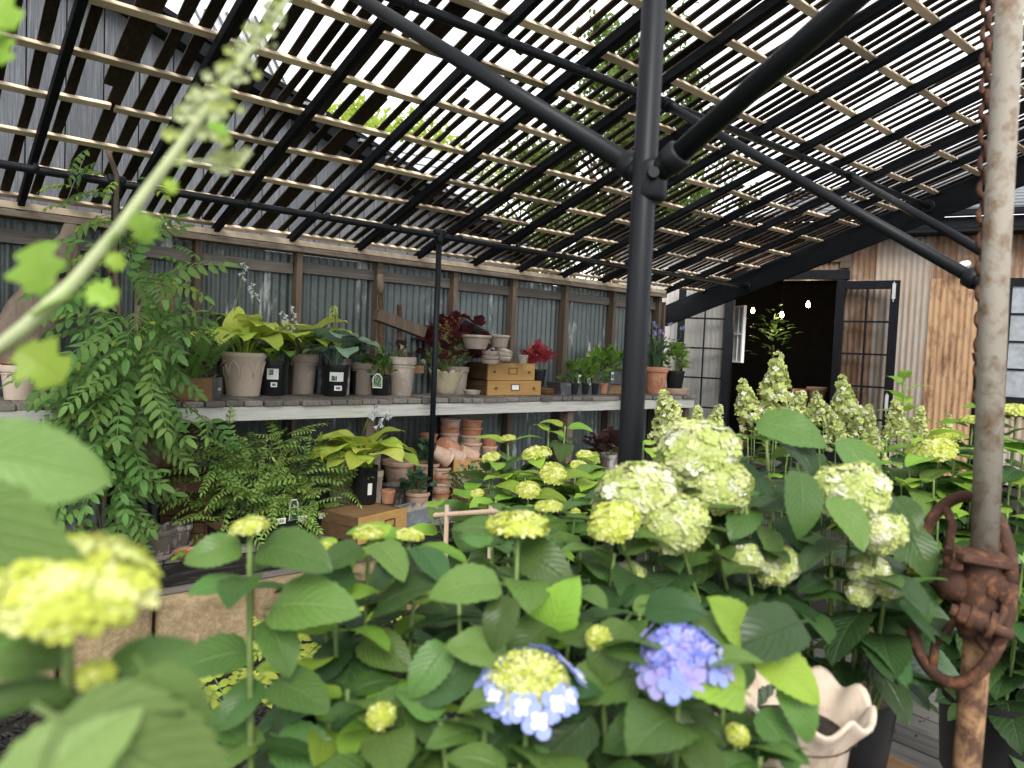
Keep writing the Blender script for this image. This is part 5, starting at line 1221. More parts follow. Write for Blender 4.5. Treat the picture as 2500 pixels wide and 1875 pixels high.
for (x0, y0, x1, y1) in ((120, 760, 60, 545), (60, 800, 200, 660), (200, 690, 290, 740), (330, 500, 370, 600), (300, 560, 240, 600), (20, 830, 170, 935), (400, 430, 430, 470), (410, 400, 450, 400), (-60, -40, 40, 60), (-30, 60, 10, 160), (-60, 120, 15, 60), (500, 290, 560, 330), (260, 610, 300, 660)):
    a = at(x0, y0, d=.565); b_ = at(x1, y1, d=.56); inst('leaf', rnd.choice(lk), t, frame(a-o, b_-a, CU-CF*.8, (b_-a).length*.68, rnd.uniform(-.5, .5)))
b = MB()
for k in range(150):
    u = rnd.random(); i = min(2, int(u*3)); x_, y_ = (450+(600-450)*u*1.6, 340-(340-40)*u*1.1); s = (1-u*.55)
    p = at(x_+rnd.gauss(0, 34)*s, y_+rnd.gauss(0, 26)*s, d=.59+.03*u+rnd.uniform(-.02, .02)); floret(b, p, (CAM-p), rnd.uniform(.004, .0075)*s, k % 3, 5, .5)
b.build('bud_cluster', [G['stempale'], G['creamg'], G['stempale']], t)
b = MB()
for (x_, y_) in ((535, 385), (575, 390), (545, 405)):
    for k in range(14): p = at(x_+rnd.gauss(0, 12), y_+rnd.gauss(0, 9), d=.6); floret(b, p, (CAM-p), .005, k % 3, 5, .5)
b.tube([at(420, 400, d=.585), at(480, 395, d=.59), at(545, 395, d=.6)], .0012, 5, mi=0); b.build('bud_cluster', [G['stempale'], G['creamg'], G['stempale']], t)

HT_ = hydrangea('hydrangea', 'tall single stemmed hydrangea with paired leaves and a small lime bud left of centre', at(650, 2300, d=1.02),
          [(610, 1288, 1.03, 'limehead', 92)], .13, ('hyd', 'hyd', 'hyd'), gap=.2, nodes=2, droop=.28, r=.0048, group='foreground hydrangeas')
HG_ = hydrangea('hydrangea', 'green hydrangea with small lime buds behind the tall single stem', at(880, 2250, d=1.25),
          [(900, 1305, 1.25, 'limehead', 75), (795, 1345, 1.25, 'bud', 45), (1000, 1310, 1.4, 'limehead', 70), (1010, 1475, 1.2, None, 0), (820, 1450, 1.15, None, 0)]+rt(720, 1050, 1540, 1800, 1.0, 1.25, 8), .16, ('hyd', 'hydd', 'hydl'), gap=.062, nodes=7, group='foreground hydrangeas')
HL_ = hydrangea('hydrangea', 'hydrangea with a fading blue and cream lacecap flower at lower centre', at(1250, 2350, d=.98),
          [(1290, 1665, .96, 'lace', 270), (1265, 1290, 1.2, 'limehead', 155), (930, 1748, .95, 'bud', 72), (1120, 1460, 1.15, None, 0), (1400, 1430, 1.2, None, 0)]+rt(850, 1450, 1640, 1900, .88, 1.1, 10), .16, ('hyd', 'hydd', 'hyd'), gap=.06, nodes=7, group='foreground hydrangeas')
HV_ = hydrangea('hydrangea', 'hydrangea with a violet blue flower head and bright young leaves at lower right', at(1650, 2350, d=1.05),
          [(1660, 1600, .95, 'violet', 220), (1462, 1557, 1.02, 'bud', 66), (1800, 1795, .98, 'bud', 58), (1560, 1500, 1.2, None, 0), (1770, 1690, 1.02, None, 0)]+rt(1450, 1900, 1800, 1920, .9, 1.05, 6), .16, ('hyd', 'hydd', 'hyd'), gap=.06, nodes=7, group='foreground hydrangeas')
hydrangea('hydrangea', 'pale lime hydrangea budding above the lacecap in the middle', at(1330, 2200, d=1.5),
          [(1340, 1240, 1.6, 'limehead', 70), (1540, 1412, 1.45, 'dome', 130), (1500, 1350, 1.4, None, 0), (1200, 1330, 1.5, None, 0), (1240, 1250, 1.7, None, 0), (1420, 1330, 1.5, None, 0), (1120, 1390, 1.6, None, 0), (1330, 1420, 1.5, None, 0)], .2, ('hyd', 'hydd', 'hyd'), gap=.07, nodes=6, group='foreground hydrangeas')
ch_ = T['bigblack'].location+Vector((0, 0, .17))
HC_ = hydrangea('hydrangea', 'big leafy hydrangea with large cream flower heads in the large black pot', ch_,
          [(1555, 1215, 1.5, 'dome', 280), (1705, 1105, 1.6, 'dome', 260), (1650, 1280, 1.42, 'dome', 215), (1500, 1275, 1.38, 'limehead', 130), (1750, 1190, 1.55, 'dome', 220), (1640, 1170, 1.6, 'dome', 200), (2080, 1205, 1.48, 'dome', 230), (2145, 1290, 1.44, 'dome', 170), (1895, 1378, 1.5, 'dome', 150), (1820, 1365, 1.48, 'dome', 110), (2120, 1395, 1.5, 'dome', 130), (2165, 1430, 1.48, 'dome', 100), (2100, 1450, 1.49, 'dome', 90),
           (1955, 1085, 1.75, 'bud', 55), (2235, 1385, 1.6, 'bud', 45), (1870, 1070, 1.9, None, 0), (1960, 1160, 1.6, None, 0), (1820, 1230, 1.5, None, 0), (2030, 1330, 1.5, None, 0), (1750, 1330, 1.5, None, 0), (2210, 1380, 1.7, None, 0), (1960, 1480, 1.6, None, 0), (1800, 1500, 1.55, None, 0), (2180, 1560, 1.7, None, 0), (1680, 1400, 1.6, None, 0), (1640, 1480, 1.5, None, 0)],
          .165, ('hydd', 'hydd', 'hyd'), gap=.085, nodes=3, droop=.8, group='cream hydrangeas', r=.005)
leaves_px(HT_, [(606, 1330, 470, 1340), (620, 1336, 764, 1316), (619, 1428, 480, 1418), (645, 1490, 826, 1452), (632, 1590, 422, 1602), (642, 1500, 712, 1600), (648, 1650, 540, 1760), (655, 1660, 780, 1700), (655, 1780, 520, 1850), (660, 1790, 800, 1860)], ('hyd', 'hyd'), 1.03, 1.0)
leaves_px(HG_, [(786, 1664, 668, 1760), (859, 1673, 975, 1740), (881, 1402, 755, 1393), (904, 1501, 1003, 1388), (890, 1330, 800, 1365), (905, 1325, 985, 1350), (860, 1560, 760, 1640), (875, 1560, 980, 1600), (1000, 1330, 920, 1390), (1010, 1330, 1090, 1380)], ('hyd', 'hydd'), 1.15)
leaves_px(HL_, [(1239, 1427, 1085, 1400), (1245, 1440, 1200, 1560), (1380, 1500, 1240, 1590, 1.1), (1250, 1330, 1380, 1400, 1.2), (1290, 1760, 1130, 1850), (1300, 1760, 1430, 1870), (1180, 1600, 1040, 1690), (1100, 1560, 1010, 1680), (1250, 1600, 1130, 1560), (1330, 1580, 1370, 1450, 1.1, 'hydl'), (1466, 1725, 1277, 1872), (1200, 1800, 1040, 1870), (1050, 1780, 930, 1860), (1000, 1700, 1080, 1800)], ('hyd', 'hydd', 'hyd'), .98)
leaves_px(HV_, [(1673, 1492, 1820, 1560), (1976, 1515, 1800, 1560), (1825, 1579, 2010, 1680, 1.0, 'hydl'), (1834, 1700, 1700, 1610, .92, 'hydl'), (1830, 1600, 1810, 1480, 1.0, 'hydl'), (1575, 1649, 1405, 1655), (1580, 1690, 1690, 1810), (1830, 1720, 1990, 1860, 1.0), (1700, 1700, 1560, 1850), (1860, 1800, 1720, 1880), (1540, 1500, 1440, 1640), (1560, 1480, 1690, 1470), (1900, 1640, 2010, 1790, 1.0), (1650, 1760, 1500, 1790)], ('hyd', 'hyd', 'hydd'), 1.0)
leaves_px(HC_, [(1878, 1150, 1720, 1235, 1.6, 'hydd'), (1945, 1132, 1985, 1286, 1.4), (2021, 1200, 2120, 1314, 1.4), (2037, 1058, 2160, 1186), (1880, 1041, 2010, 1128), (1765, 1258, 1640, 1412), (1894, 1258, 1976, 1320), (1828, 1028, 2008, 1045), (2176, 1205, 2246, 1272), (2195, 1270, 2286, 1392), (2215, 1400, 2275, 1500), (1775, 1410, 1740, 1540), (1870, 1420, 1960, 1520), (1835, 1225, 1800, 1290, 1.5, 'hyd'), (1860, 1280, 1900, 1340, 1.5, 'hyd'), (2130, 1490, 2230, 1640)], ('hyd', 'hydd', 'hydd'), 1.55)
# ---------------------------------------------------------------- middle and back hydrangeas
hydrangea('hydrangea', 'large leaved hydrangea with flat lime heads standing before the wall shelf', at(1310, 1560, d=3.9),
          [(1310, 1110, 3.9, 'limehead', 75), (1350, 1150, 3.8, 'limehead', 62), (1240, 1072, 4.1, 'limehead', 40), (1435, 1118, 3.9, 'limehead', 60), (1415, 1140, 3.7, 'limehead', 48), (1198, 1118, 3.9, 'limehead', 48), (1352, 1160, 3.5, 'limehead', 70), (1290, 1197, 3.4, 'limehead', 60), (1405, 1252, 3.2, 'bud', 26), (1165, 1205, 3.5, 'limehead', 34), (1460, 1215, 3.4, None, 0), (1380, 1040, 4.2, None, 0), (1340, 1050, 4.2, None, 0), (1260, 1160, 3.6, None, 0), (1210, 1220, 3.4, None, 0), (1340, 1240, 3.3, None, 0), (1450, 1170, 3.6, None, 0)]+rt(1060, 1500, 1120, 1290, 3.2, 3.9, 18),
          .29, ('hyd', 'hyd', 'hydl'), gap=.10, nodes=4, group='lime hydrangeas', r=.005)
hydrangea('hydrangea', 'small green hydrangea peeping out right of the black post', at(1610, 1500, d=3.4), [(1600, 1100, 3.4, 'limehead', 24), (1570, 1080, 3.5, None, 0), (1630, 1130, 3.3, None, 0)], .2, ('hyd', 'hydl', 'hydl'), gap=.09, nodes=4, group='lime hydrangeas')
bgp = 'panicle hydrangeas by the shed'
hydrangea('panicle_hydrangea', 'panicle hydrangea with cream cones beside the thick black post', at(1680, 1480, d=3.9), [(1640, 1060, 3.8, 'panicle', 170), (1700, 1075, 4.0, 'panicle', 125), (1738, 1060, 3.9, 'panicle', 110), (1670, 1130, 3.7, 'panicle', 90), (1620, 1150, 3.7, None, 0)]+rt(1610, 1740, 1080, 1200, 3.4, 3.8, 6), .16, ('hyd', 'hydd', 'hydl'), gap=.1, nodes=4, group=bgp, cat='panicle hydrangea')
hydrangea('panicle_hydrangea', 'panicle hydrangea with the tallest cream cones before the dark doorway', at(1870, 1480, d=4.2), [(1835, 1030, 4.2, 'panicle', 150), (1893, 1000, 4.3, 'panicle', 190), (1930, 1040, 4.1, 'panicle', 140), (1880, 1060, 4.0, 'panicle', 110), (1965, 1050, 4.2, 'panicle', 110)]+rt(1800, 1980, 1020, 1120, 3.6, 4.0, 7), .16, ('hyd', 'hydd', 'hydl'), gap=.1, nodes=4, group=bgp, cat='panicle hydrangea')
hydrangea('panicle_hydrangea', 'panicle hydrangea with ragged lime cones before the right door leaf', at(2060, 1480, d=4.0), [(2010, 1030, 4.0, 'panicle', 110), (2070, 1025, 4.0, 'panicle', 150), (2105, 1060, 3.9, 'panicle', 120), (2040, 1075, 3.8, 'panicle', 110), (2000, 1090, 3.7, None, 0)]+rt(2000, 2130, 1040, 1130, 3.5, 3.8, 6), .16, ('hyd', 'hydd', 'hydl'), gap=.1, nodes=4, group=bgp, cat='panicle hydrangea')
hydrangea('panicle_hydrangea', 'loose panicle hydrangea with lime sprays before the rusty wall', at(2190, 1480, d=3.8), [(2190, 1075, 3.9, 'panicle', 140), (2240, 1060, 3.9, 'panicle', 100), (2140, 1120, 3.6, 'panicle', 110), (2300, 1075, 3.8, 'panicle', 90), (2250, 1120, 3.6, None, 0), (2170, 1150, 3.5, None, 0)]+rt(2140, 2320, 1070, 1180, 3.3, 3.7, 8), .16, ('hyd', 'hydd', 'hydl'), gap=.1, nodes=4, group=bgp, cat='panicle hydrangea')
t = thing('lime_shoot', 'upright lime green shoot of narrow leaves before the rusty wall', 'shoot', at(2205, 1180, d=4.1)); o = wloc(t); b = MB(); p0_, p1_ = at(2208, 1180, d=4.1), at(2205, 930, d=4.1); b.tube([p0_, p1_], .006, 6); b.build('stem', G['stem'], t); 
for k in range(13):
    a = k*2.4; u = k/12; p = p0_.lerp(p1_, .25+.75*u); inst('leaf', rnd.choice(LS['hydl']), t, frame(p-o, (math.cos(a), math.sin(a), .25+.9*u), (0, 0, 1), .19*(1-.4*u)))
hydrangea('hydrangea', 'lime flowered hydrangea left of the rusty pole behind the hand wheel', at(2300, 1640, d=2.7), [(2240, 1105, 2.8, 'limehead', 60), (2305, 1070, 2.8, 'limehead', 90), (2290, 1100, 2.6, 'limehead', 90), (2375, 1030, 2.9, 'limehead', 60), (2220, 1130, 2.6, None, 0), (2280, 1170, 2.5, None, 0), (2340, 1150, 2.6, None, 0), (2370, 1220, 2.5, None, 0), (2290, 1260, 2.4, None, 0), (2350, 1330, 2.4, None, 0), (2230, 1230, 2.5, None, 0), (2330, 1420, 2.4, None, 0), (2260, 1060, 2.7, None, 0), (2330, 1090, 2.6, None, 0), (2200, 1180, 2.6, None, 0), (2310, 1220, 2.5, None, 0), (2380, 1110, 2.7, None, 0), (2240, 1290, 2.4, None, 0), (2300, 1350, 2.4, None, 0), (2150, 1100, 2.9, None, 0)], .24, ('hyd', 'hydd', 'hydl'), gap=.09, nodes=5, group='lime hydrangeas')
hydrangea('hydrangea', 'green hydrangea with lime heads right of the rusty pole at the picture edge', T['rightblack'].location+Vector((0, 0, .15)), [(2480, 1010, 2.6, 'limehead', 90), (2470, 1100, 2.5, None, 0), (2490, 1180, 2.4, None, 0), (2460, 1250, 2.3, None, 0), (2500, 1350, 2.2, None, 0), (2450, 1430, 2.3, None, 0), (2480, 1560, 2.2, None, 0), (2540, 1250, 2.3, None, 0), (2450, 1060, 2.6, None, 0), (2500, 1080, 2.5, None, 0), (2440, 1160, 2.5, None, 0), (2490, 1420, 2.3, None, 0)], .23, ('hydd', 'hyd', 'hydl'), gap=.09, nodes=5, group='lime hydrangeas')
# yellow ferns and low plants in the mulch bed
for (px, py, d, lb, n) in ((560, 1740, 2.6, 'yellow green fern nearest the mulch left of the tall stem', 9), (720, 1640, 3.0, 'yellow green fern in the bed behind the tall stem', 12), (860, 1560, 3.2, 'yellow green fern against the stone footing', 9)):
    c = at(px, py, d=d); t = thing('yellow_fern', lb, 'fern', c, 'yellow ferns in the bed'); o = wloc(t)
    for k in range(n): a = k*2.4; inst('frond', rnd.choice(FR['ferny']), t, frame(Vector((0, 0, 0)), (math.cos(a), math.sin(a), .55), (0, 0, 1), rnd.uniform(.8, 1.3)))
# ---------------------------------------------------------------- climbing vine
t = thing('climbing_vine', 'dense climbing vine with paired leaflets hanging over the left of the shelf', 'vine', at(300, 1340, z=0)); o = wloc(t)
vc = at(290, 900, Y=4.95); P, D, S, K = [], [], [], []
for (cx, cy, rx, ry, n, y0) in ((310, 500, 70, 80, 9, 5.0), (315, 640, 90, 70, 16, 4.95), (310, 770, 110, 90, 40, 4.85), (320, 900, 125, 105, 66, 4.7), (420, 960, 110, 70, 34, 4.75), (290, 1060, 110, 100, 50, 4.75), (240, 1220, 85, 100, 34, 4.85), (480, 1030, 50, 30, 8, 4.75)):
    for k in range(n):
        a = rnd.uniform(0, 2*PI); q = math.sqrt(rnd.random()); dx, dy = math.cos(a)*q, math.sin(a)*q
        p = at(cx+dx*rx*.85, cy+dy*ry*.85-15, Y=y0+rnd.uniform(-.12, .4)); d_ = CR*dx*1.0-CU*(dy*.5)+Vector((0, 0, -.12))-FWD*rnd.uniform(.2, .6)+Vector((rnd.uniform(-.5, .5), rnd.uniform(-.3, .3), rnd.uniform(-.35, .35)))
        zq = (p-CAM).dot(CF); qx = 1250+FPX*(p-CAM).dot(CR)/zq; qy = 937.5-FPX*(p-CAM).dot(CU)/zq
        if qx > 385 and qy < 1000: continue
        P.append(p); D.append(d_); S.append(rnd.uniform(.95, 1.4)); K.append('wisl' if rnd.random() < (.3 if cy < 700 else .06) else 'wis')
for p, d_, s, k in zip(P, D, S, K): inst('leaf', rnd.choice(FR[k]), t, frame(p-o, d_, Vector((0, 0, 1))-FWD*rnd.uniform(.1, .9), s, rnd.uniform(-.4, .4)))
for (x0, y0) in ((480, 450), (590, 605), (1, 1)):
    pass
for pts, r in ((((300, 1340, 5.1), (290, 1100, 5.1), (300, 850, 5.05), (280, 640, 5.08), (285, 430, 5.1), (250, 330, 5.1)), .016), (((300, 900, 5.0), (360, 760, 4.9), (430, 650, 5.0), (470, 640, 5.05)), .005), (((300, 1000, 5.0), (420, 960, 4.8), (530, 1050, 4.75)), .005), (((290, 1000, 5), (200, 900, 4.8), (130, 880, 4.8)), .005), (((290, 1100, 5), (230, 1180, 4.8), (250, 1320, 4.8)), .005), (((300, 640, 5), (360, 520, 4.95), (440, 590, 4.9)), .004)):
    b = MB(); b.tube([at(x_, y_, Y=q) for x_, y_, q in pts], r, 7); b.build('stem', G['bark'], t, smooth=True)
for k, (px, py) in enumerate(((225, 360), (285, 440), (250, 395), (190, 460), (350, 470), (410, 520), (340, 560), (180, 500), (420, 600), (460, 640))):
    p = at(px, py, Y=5.05); inst('leaf', rnd.choice(FR['wisl' if k % 2 else 'wis']), t, frame(p-o, CR*rnd.uniform(-.8, .8)-FWD*.4+Vector((0, 0, rnd.uniform(-.4, .3))), (0, 0, 1), .85))
# ---------------------------------------------------------------- plants on the shelf
def clump(name, label, cat, c, key, n, s, tilt=(0, 0), group=None, spread=.03, els=(.0, .5), facing=0.0):
    c = Vector(c); t = thing(name, label, cat, c, group)
    for k in range(n):
        a = k*2.39996+rnd.uniform(-.3, .3); q = (k+.5)/n; r0 = spread*math.sqrt(q)
        d_ = Vector((math.cos(a), math.sin(a), 0)); d_ = (d_-FWD*facing).normalized()
        key2 = key if isinstance(key, str) else rnd.choice(key)
        el = els[0]+(els[1]-els[0])*(1-q)
        m = frame(Vector((math.cos(a)*r0, math.sin(a)*r0, 0)), d_+Vector((0, 0, el)), (0, 0, 1), s*rnd.uniform(.75, 1.15), rnd.uniform(-.25, .25)); inst('leaf', rnd.choice(LS[key2]), t, m)
    return t
def scape(t, pts, nfl, mt='white', s=.03):
    """flower stalk with drooping bells at its end"""
    P = [at(*p[:2], Y=p[2]) for p in pts]; b = MB(); b.tube(P, .004, 6); st_ = b.build('flower_stalk', G['stem'], t, smooth=True); b = MB(); e = P[-1]; a0 = (P[-1]-P[-2]).normalized()
    for k in range(nfl):
        an = rnd.uniform(0, 2*PI); p = e-a0*(k*.02); d_ = Vector((math.cos(an), math.sin(an), -.5-rnd.random()*.5)).normalized(); b.tube([p, p+d_*s*.4], [.002, .004], 5, mi=0); floret(b, p+d_*s*.4, -d_, s*.0+.001, 0, 3)
        for j in range(6):
            aj = j*PI/3; u_ = d_.cross(Vector((.2, .3, .9))).normalized(); v_ = d_.cross(u_); r_ = u_*math.cos(aj)+v_*math.sin(aj); w_ = d_.cross(r_); q = p+d_*s*.4
            b.add([q, q+d_*s*.5+r_*s*.2+w_*s*.14, q+d_*s*.95+r_*s*.5, q+d_*s*.5+r_*s*.2-w_*s*.14], [(0, 1, 2, 3)], 0)
    b.build('flowers', [G['white']], t)
h1 = clump('hosta', 'yellow hosta with one large rounded upright leaf in the arched clay pot', 'hosta', top(T['arch']), ('hostay', 'hostay', 'hostal'), 26, .27, group='hostas on the shelf', els=(.0, .7), spread=.07)
scape(h1, ((563, 850, 5.62), (572, 760, 5.6), (588, 690, 5.58), (598, 640, 5.58)), 7); scape(h1, ((640, 840, 5.6), (632, 760, 5.58), (620, 710, 5.56), (612, 690, 5.56)), 7)
p = Vector(h1.location); b_ = at(585, 775, Y=5.55); inst('leaf', LS['hostay'][1], h1, frame(Vector((0, 0, .05)), Vector((0, 0, 1))-FWD*.1, -FWD, .24))
clump('hosta', 'low green hosta in the black pot right of the arched pot', 'hosta', top(T['blackA']), ('hostag', 'hostal'), 18, .165, group='hostas on the shelf', els=(.0, .5), spread=.05, facing=.35)
h3 = clump('hosta', 'bright yellow hosta arching over the tall tan pot', 'hosta', top(T['tall']), ('hostay', 'hostay', 'hostal'), 24, .27, group='hostas on the shelf', els=(.0, .7), spread=.06)
scape(h3, ((725, 850, 5.6), (712, 800, 5.58), (690, 760, 5.56)), 9); scape(h3, ((735, 850, 5.6), (722, 790, 5.58), (708, 745, 5.56)), 10)
h4 = clump('hosta', 'blue-green hosta with one long drooping leaf in the two-label pot', 'hosta', top(T['blackB']), 'hostab', 16, .28, group='hostas on the shelf', els=(.0, .7), spread=.04)
P = [at(825, 880, Y=5.6), at(822, 810, Y=5.58), at(815, 745, Y=5.56)]; b = MB(); b.tube(P, .004, 6); b.build('flower_stalk', G['stem'], h4); b = MB()
for k in range(14): a = rnd.uniform(0, 6.3); q = P[-1]+Vector((0, 0, -.005*k)); b.tube([q, q+Vector((math.cos(a)*.03, math.sin(a)*.03, -.02)), q+Vector((math.cos(a)*.035, math.sin(a)*.035, -.055))], [.003, .006, .003], 5)
b.build('flower_buds', G['creamg'], h4)
def bush(name, label, cat, c, rx, rz, n, keys, s, group=None, stuff=False, up=.4, stems=True):
    c = Vector(c); t = thing(name, label, cat, c, group); sb = MB()
    for k in range(n):
        a = rnd.uniform(0, 2*PI); q = rnd.random()**.5; el = rnd.uniform(-.15, PI/2); rr = .55+.45*rnd.random()
        p = Vector((math.cos(a)*math.cos(el)*rx*rr, math.sin(a)*math.cos(el)*rx*rr, rz*.25+math.sin(el)*rz*rr)); d_ = Vector((p.x, p.y, p.z*.3+up*rx))+Vector((rnd.uniform(-.5, .5), rnd.uniform(-.5, .5), rnd.uniform(-.3, .3)))*rx
        inst('leaf', rnd.choice(LS[rnd.choice(keys)]), t, frame(p, d_, (0, 0, 1), s*rnd.uniform(.7, 1.2), rnd.uniform(-.6, .6)))
        if stems and k % 5 == 0: sb.tube([c+Vector((p.x*.1, p.y*.1, -.01)), c+Vector((p.x*.6, p.y*.6, p.z*.6)), c+p], .0022, 4)
    if stems: sb.build('stem', G['stem'], t)
    return t
bush('leafy_plant', 'dark leafy plant in the small black pot left of the picture tag', 'plant', top(T['blackC']), .12, .22, 70, ('smalld', 'small'), .07, 'potted perennials on the shelf')
bush('leafy_plant', 'light green tipped plant in the pot with the arched picture tag', 'plant', top(T['blackD']), .13, .16, 70, ('small', 'smalld'), .07, 'potted perennials on the shelf')
q = at(921, 948, Y=5.45); tg = thing('plant_tag', 'arched white and blue picture tag stuck on the small black pot', 'plant tag', q); b = MB(); xx = RGT; zz = Vector((0, 0, 1))
for sc2, mt, off in ((1, 'paper', 0), (.84, 'print', .002)):
    P = [q-FWD*off+xx*(.04*sc2*ca)+zz*(.062+sc2*h_) for ca, h_ in ((-1, -.06), (1, -.06), (1, .03), (.6, .05), (.3, .062), (-.3, .062), (-.6, .05), (-1, .03))]; b = MB(); b.add(P, [tuple(range(8))]); b.build('card' if off == 0 else 'picture', M[mt], tg)
bush('withered_plant', 'sparse dark reddish plant in the tall grey pot', 'plant', top(T['greytall']), .1, .1, 26, ('purple', 'dead', 'small'), .06, 'potted perennials on the shelf')
bush('variegated_plant', 'cream edged variegated plant spilling from the leaf shaped pot', 'plant', Vector(lp.location)+Vector((0, 0, .22)), .21, .24, 150, ('varieg', 'small', 'varieg'), .055, 'potted perennials on the shelf')
bush('heuchera', 'burgundy leaved heuchera with bronze flower sprays behind the thin post', 'heuchera', top(T['heuch']), .31, .27, 95, ('burg',), .15)
hq = top(T['heuch']); t = thing('bronze_sprays', 'bronze flower sprays rising above the burgundy heuchera', 'flower sprays', hq)
for (px, py) in ((1085, 775), (1105, 775), (1125, 780), (1070, 790), (1112, 800)):
    e = at(px, py, Y=5.6); b = MB(); b.tube([hq, hq.lerp(e, .6)+Vector((0, 0, .03)), e], .002, 5)
    for k in range(40): p = e.lerp(hq, rnd.random()*.35)+Vector((rnd.gauss(0, .02), rnd.gauss(0, .02), rnd.gauss(0, .015))); floret(b, p, (CAM-p), .007, 1, 4, .5)
    b.build('flower_spray', [G['stemr'], petalmat('bronze_petal', (.30, .17, .05), (.42, .26, .09)) if 'bronze_petal' not in bpy.data.materials else bpy.data.materials['bronze_petal']], t)
bush('red_plant', 'bright red leaved plant right of the wooden drawers', 'plant', top(T['redpot']), .14, .13, 42, ('red',), .1)
for k, sp_ in enumerate(seedpots[:3]):
    bush('seedling', ['ferny seedling in the leftmost zinc tray pot', 'bright seedling in the second zinc tray pot', 'leafy seedling in the third zinc tray pot'][k], 'seedling', top(sp_, .8), .12, .2, 55, ('small', 'small', 'smalld'), .085, 'seedlings in the zinc tray')
for k in range(3):
    p = A2.lerp(B2, .2+.3*k)+Vector((0, .08, .1)); bush('seedling', ['left light green plant in the raised back tray', 'middle light green plant in the raised back tray', 'right light green plant in the raised back tray'][k], 'seedling', p, .17, .2, 60, ('small', 'hydl', 'small'), .1, 'plants in the raised tray')
for k, (px, py) in enumerate(((1370+68, 930), (1495, 918), (1415, 925))):
    q = at(px, py, Y=5.40 if k != 1 else 5.48); t = thing('plant_tag', ['picture tag leaning in the zinc tray', 'picture tag on the raised back tray by the post', 'small picture tag among the seedlings'][k], 'plant tag', q); b = MB(); b.box(q, (.04, .003, .085), Matrix.Rotation(.2*(k-1), 3, 'Y')); b.build('card', M['paper'], t); b = MB(); b.box(q-Vector((0, .003, .005)), (.03, .002, .05), Matrix.Rotation(.2*(k-1), 3, 'Y')); b.build('picture', M['print'], t)
t = clump('spiderwort', 'strappy spiderwort with small purple flowers in the emblem pot', 'spiderwort', top(T['spider']), 'strap', 44, .46, els=(.25, 1.6), spread=.07); b = MB()
for k in range(9):
    p = at(rnd.uniform(1590, 1665), rnd.uniform(790, 840), Y=5.5); 
    for j in range(3): floret(b, p+Vector((rnd.gauss(0, .02), rnd.gauss(0, .02), rnd.gauss(0, .015))), (CAM-p), .022, j % 2, 3, .2)
    b.tube([p, p-Vector((0, 0, .12)), Vector(t.location)+Vector((0, 0, .1))], .0025, 4, mi=2)
b.build('flowers', [G['purp'], G['navy'], G['stem']], t)
bush('leafy_plant', 'basil-like leafy plant in the black pot at the shelf end', 'plant', top(T['basil']), .17, .26, 85, ('small', 'hydl'), .1, 'potted perennials on the shelf')
t = thing('sword_fern', 'sword fern with upright fronds behind the box planter', 'fern', at(470, 930, Y=5.55)); o = wloc(t)
for k in range(15):
    a = rnd.uniform(-.9, 1.3); inst('frond', rnd.choice(FR['fern']), t, frame(Vector((0, 0, 0)), CR*math.sin(a)-FWD*rnd.uniform(-.2, .5)+Vector((0, 0, .9)), -FWD, rnd.uniform(.9, 1.25)))
bush('box_seedlings', 'feathery mixed seedlings growing in the wooden box planter', 'seedling', BOXC, .2, .16, 130, ('small', 'smalld', 'small', 'purple'), .04)
t = thing('sprouting_fern', 'small fern fronds at the foot of the yellow hosta', 'fern', top(T['arch'])+Vector((-.06, -.1, 0)))
for k in range(4): inst('frond', FR['fern'][k % 3], t, frame(Vector((0, 0, 0)), (-1+.5*k, -.7, .3), (0, 0, 1), .55))
# ---------------------------------------------------------------- plants on the lower deck
t = thing('ferny_greens', 'wide mass of ferny green foliage over the black seed tray', 'foliage plant', at(650, 1300, z=.1)); o = wloc(t); sb = MB()
for k in range(285):
    cx, cy, rx, ry = ((650, 1160, 180, 70), (560, 1230, 90, 70), (750, 1200, 90, 75), (650, 1240, 110, 50), (520, 1140, 60, 18), (690, 1070, 30, 25))[rnd.choices(range(6), (7, 3, 4, 3, 1, .5))[0]]
    a = rnd.uniform(0, 2*PI); q = math.sqrt(rnd.random()); dx, dy = math.cos(a)*q, math.sin(a)*q; p = at(cx+dx*rx, cy+dy*ry, Y=5.2+rnd.uniform(-.15, .3)-.1*(cy > 1200))
    inst('leaf', rnd.choice(FR['jacob']), t, frame(p-o, CR*dx-CU*dy*.4-FWD*rnd.uniform(0, .9)+Vector((rnd.uniform(-.6, .6), rnd.uniform(-.4, .4), rnd.uniform(-.2, .5))), Vector((0, 0, 1))-FWD*rnd.uniform(.1, 1.0), rnd.uniform(1.05, 1.6), rnd.uniform(-.5, .5)))
    if k % 6 == 0: sb.tube([at(650+(cx-650)*.5, 1300, Y=5.2), p.lerp(at(650, 1290, Y=5.2), .4)+Vector((0, 0, .05)), p], .0022, 5)
sb.build('stem', G['stem'], t)
h5 = clump('hosta', 'lime hosta with pale bells in the black pot on the low drawer', 'hosta', top(T['lime']), ('hostal', 'hostal', 'hostay'), 28, .26, els=(-.1, .7), spread=.06, facing=.25)
scape(h5, ((882, 1070, 5.25), (895, 1030, 5.22), (910, 1005, 5.2), (922, 990, 5.2)), 7, s=.04); scape(h5, ((908, 1080, 5.25), (925, 1045, 5.22), (940, 1018, 5.2), (952, 1002, 5.2)), 8, s=.045)
bush('geranium', 'round leaved blue-green geranium on the upper clay pot pair', 'geranium', top(gu), .13, .11, 70, ('ger',), .062, 'potted geraniums'); bush('geranium', 'round leaved blue-green geranium in the front clay pot', 'geranium', top(gl), .13, .11, 70, ('ger',), .062, 'potted geraniums')
bush('purple_plant', 'dark purple leaved plant beside the thick black post', 'plant', top(T['purple']), .2, .13, 80, ('purple',), .1)
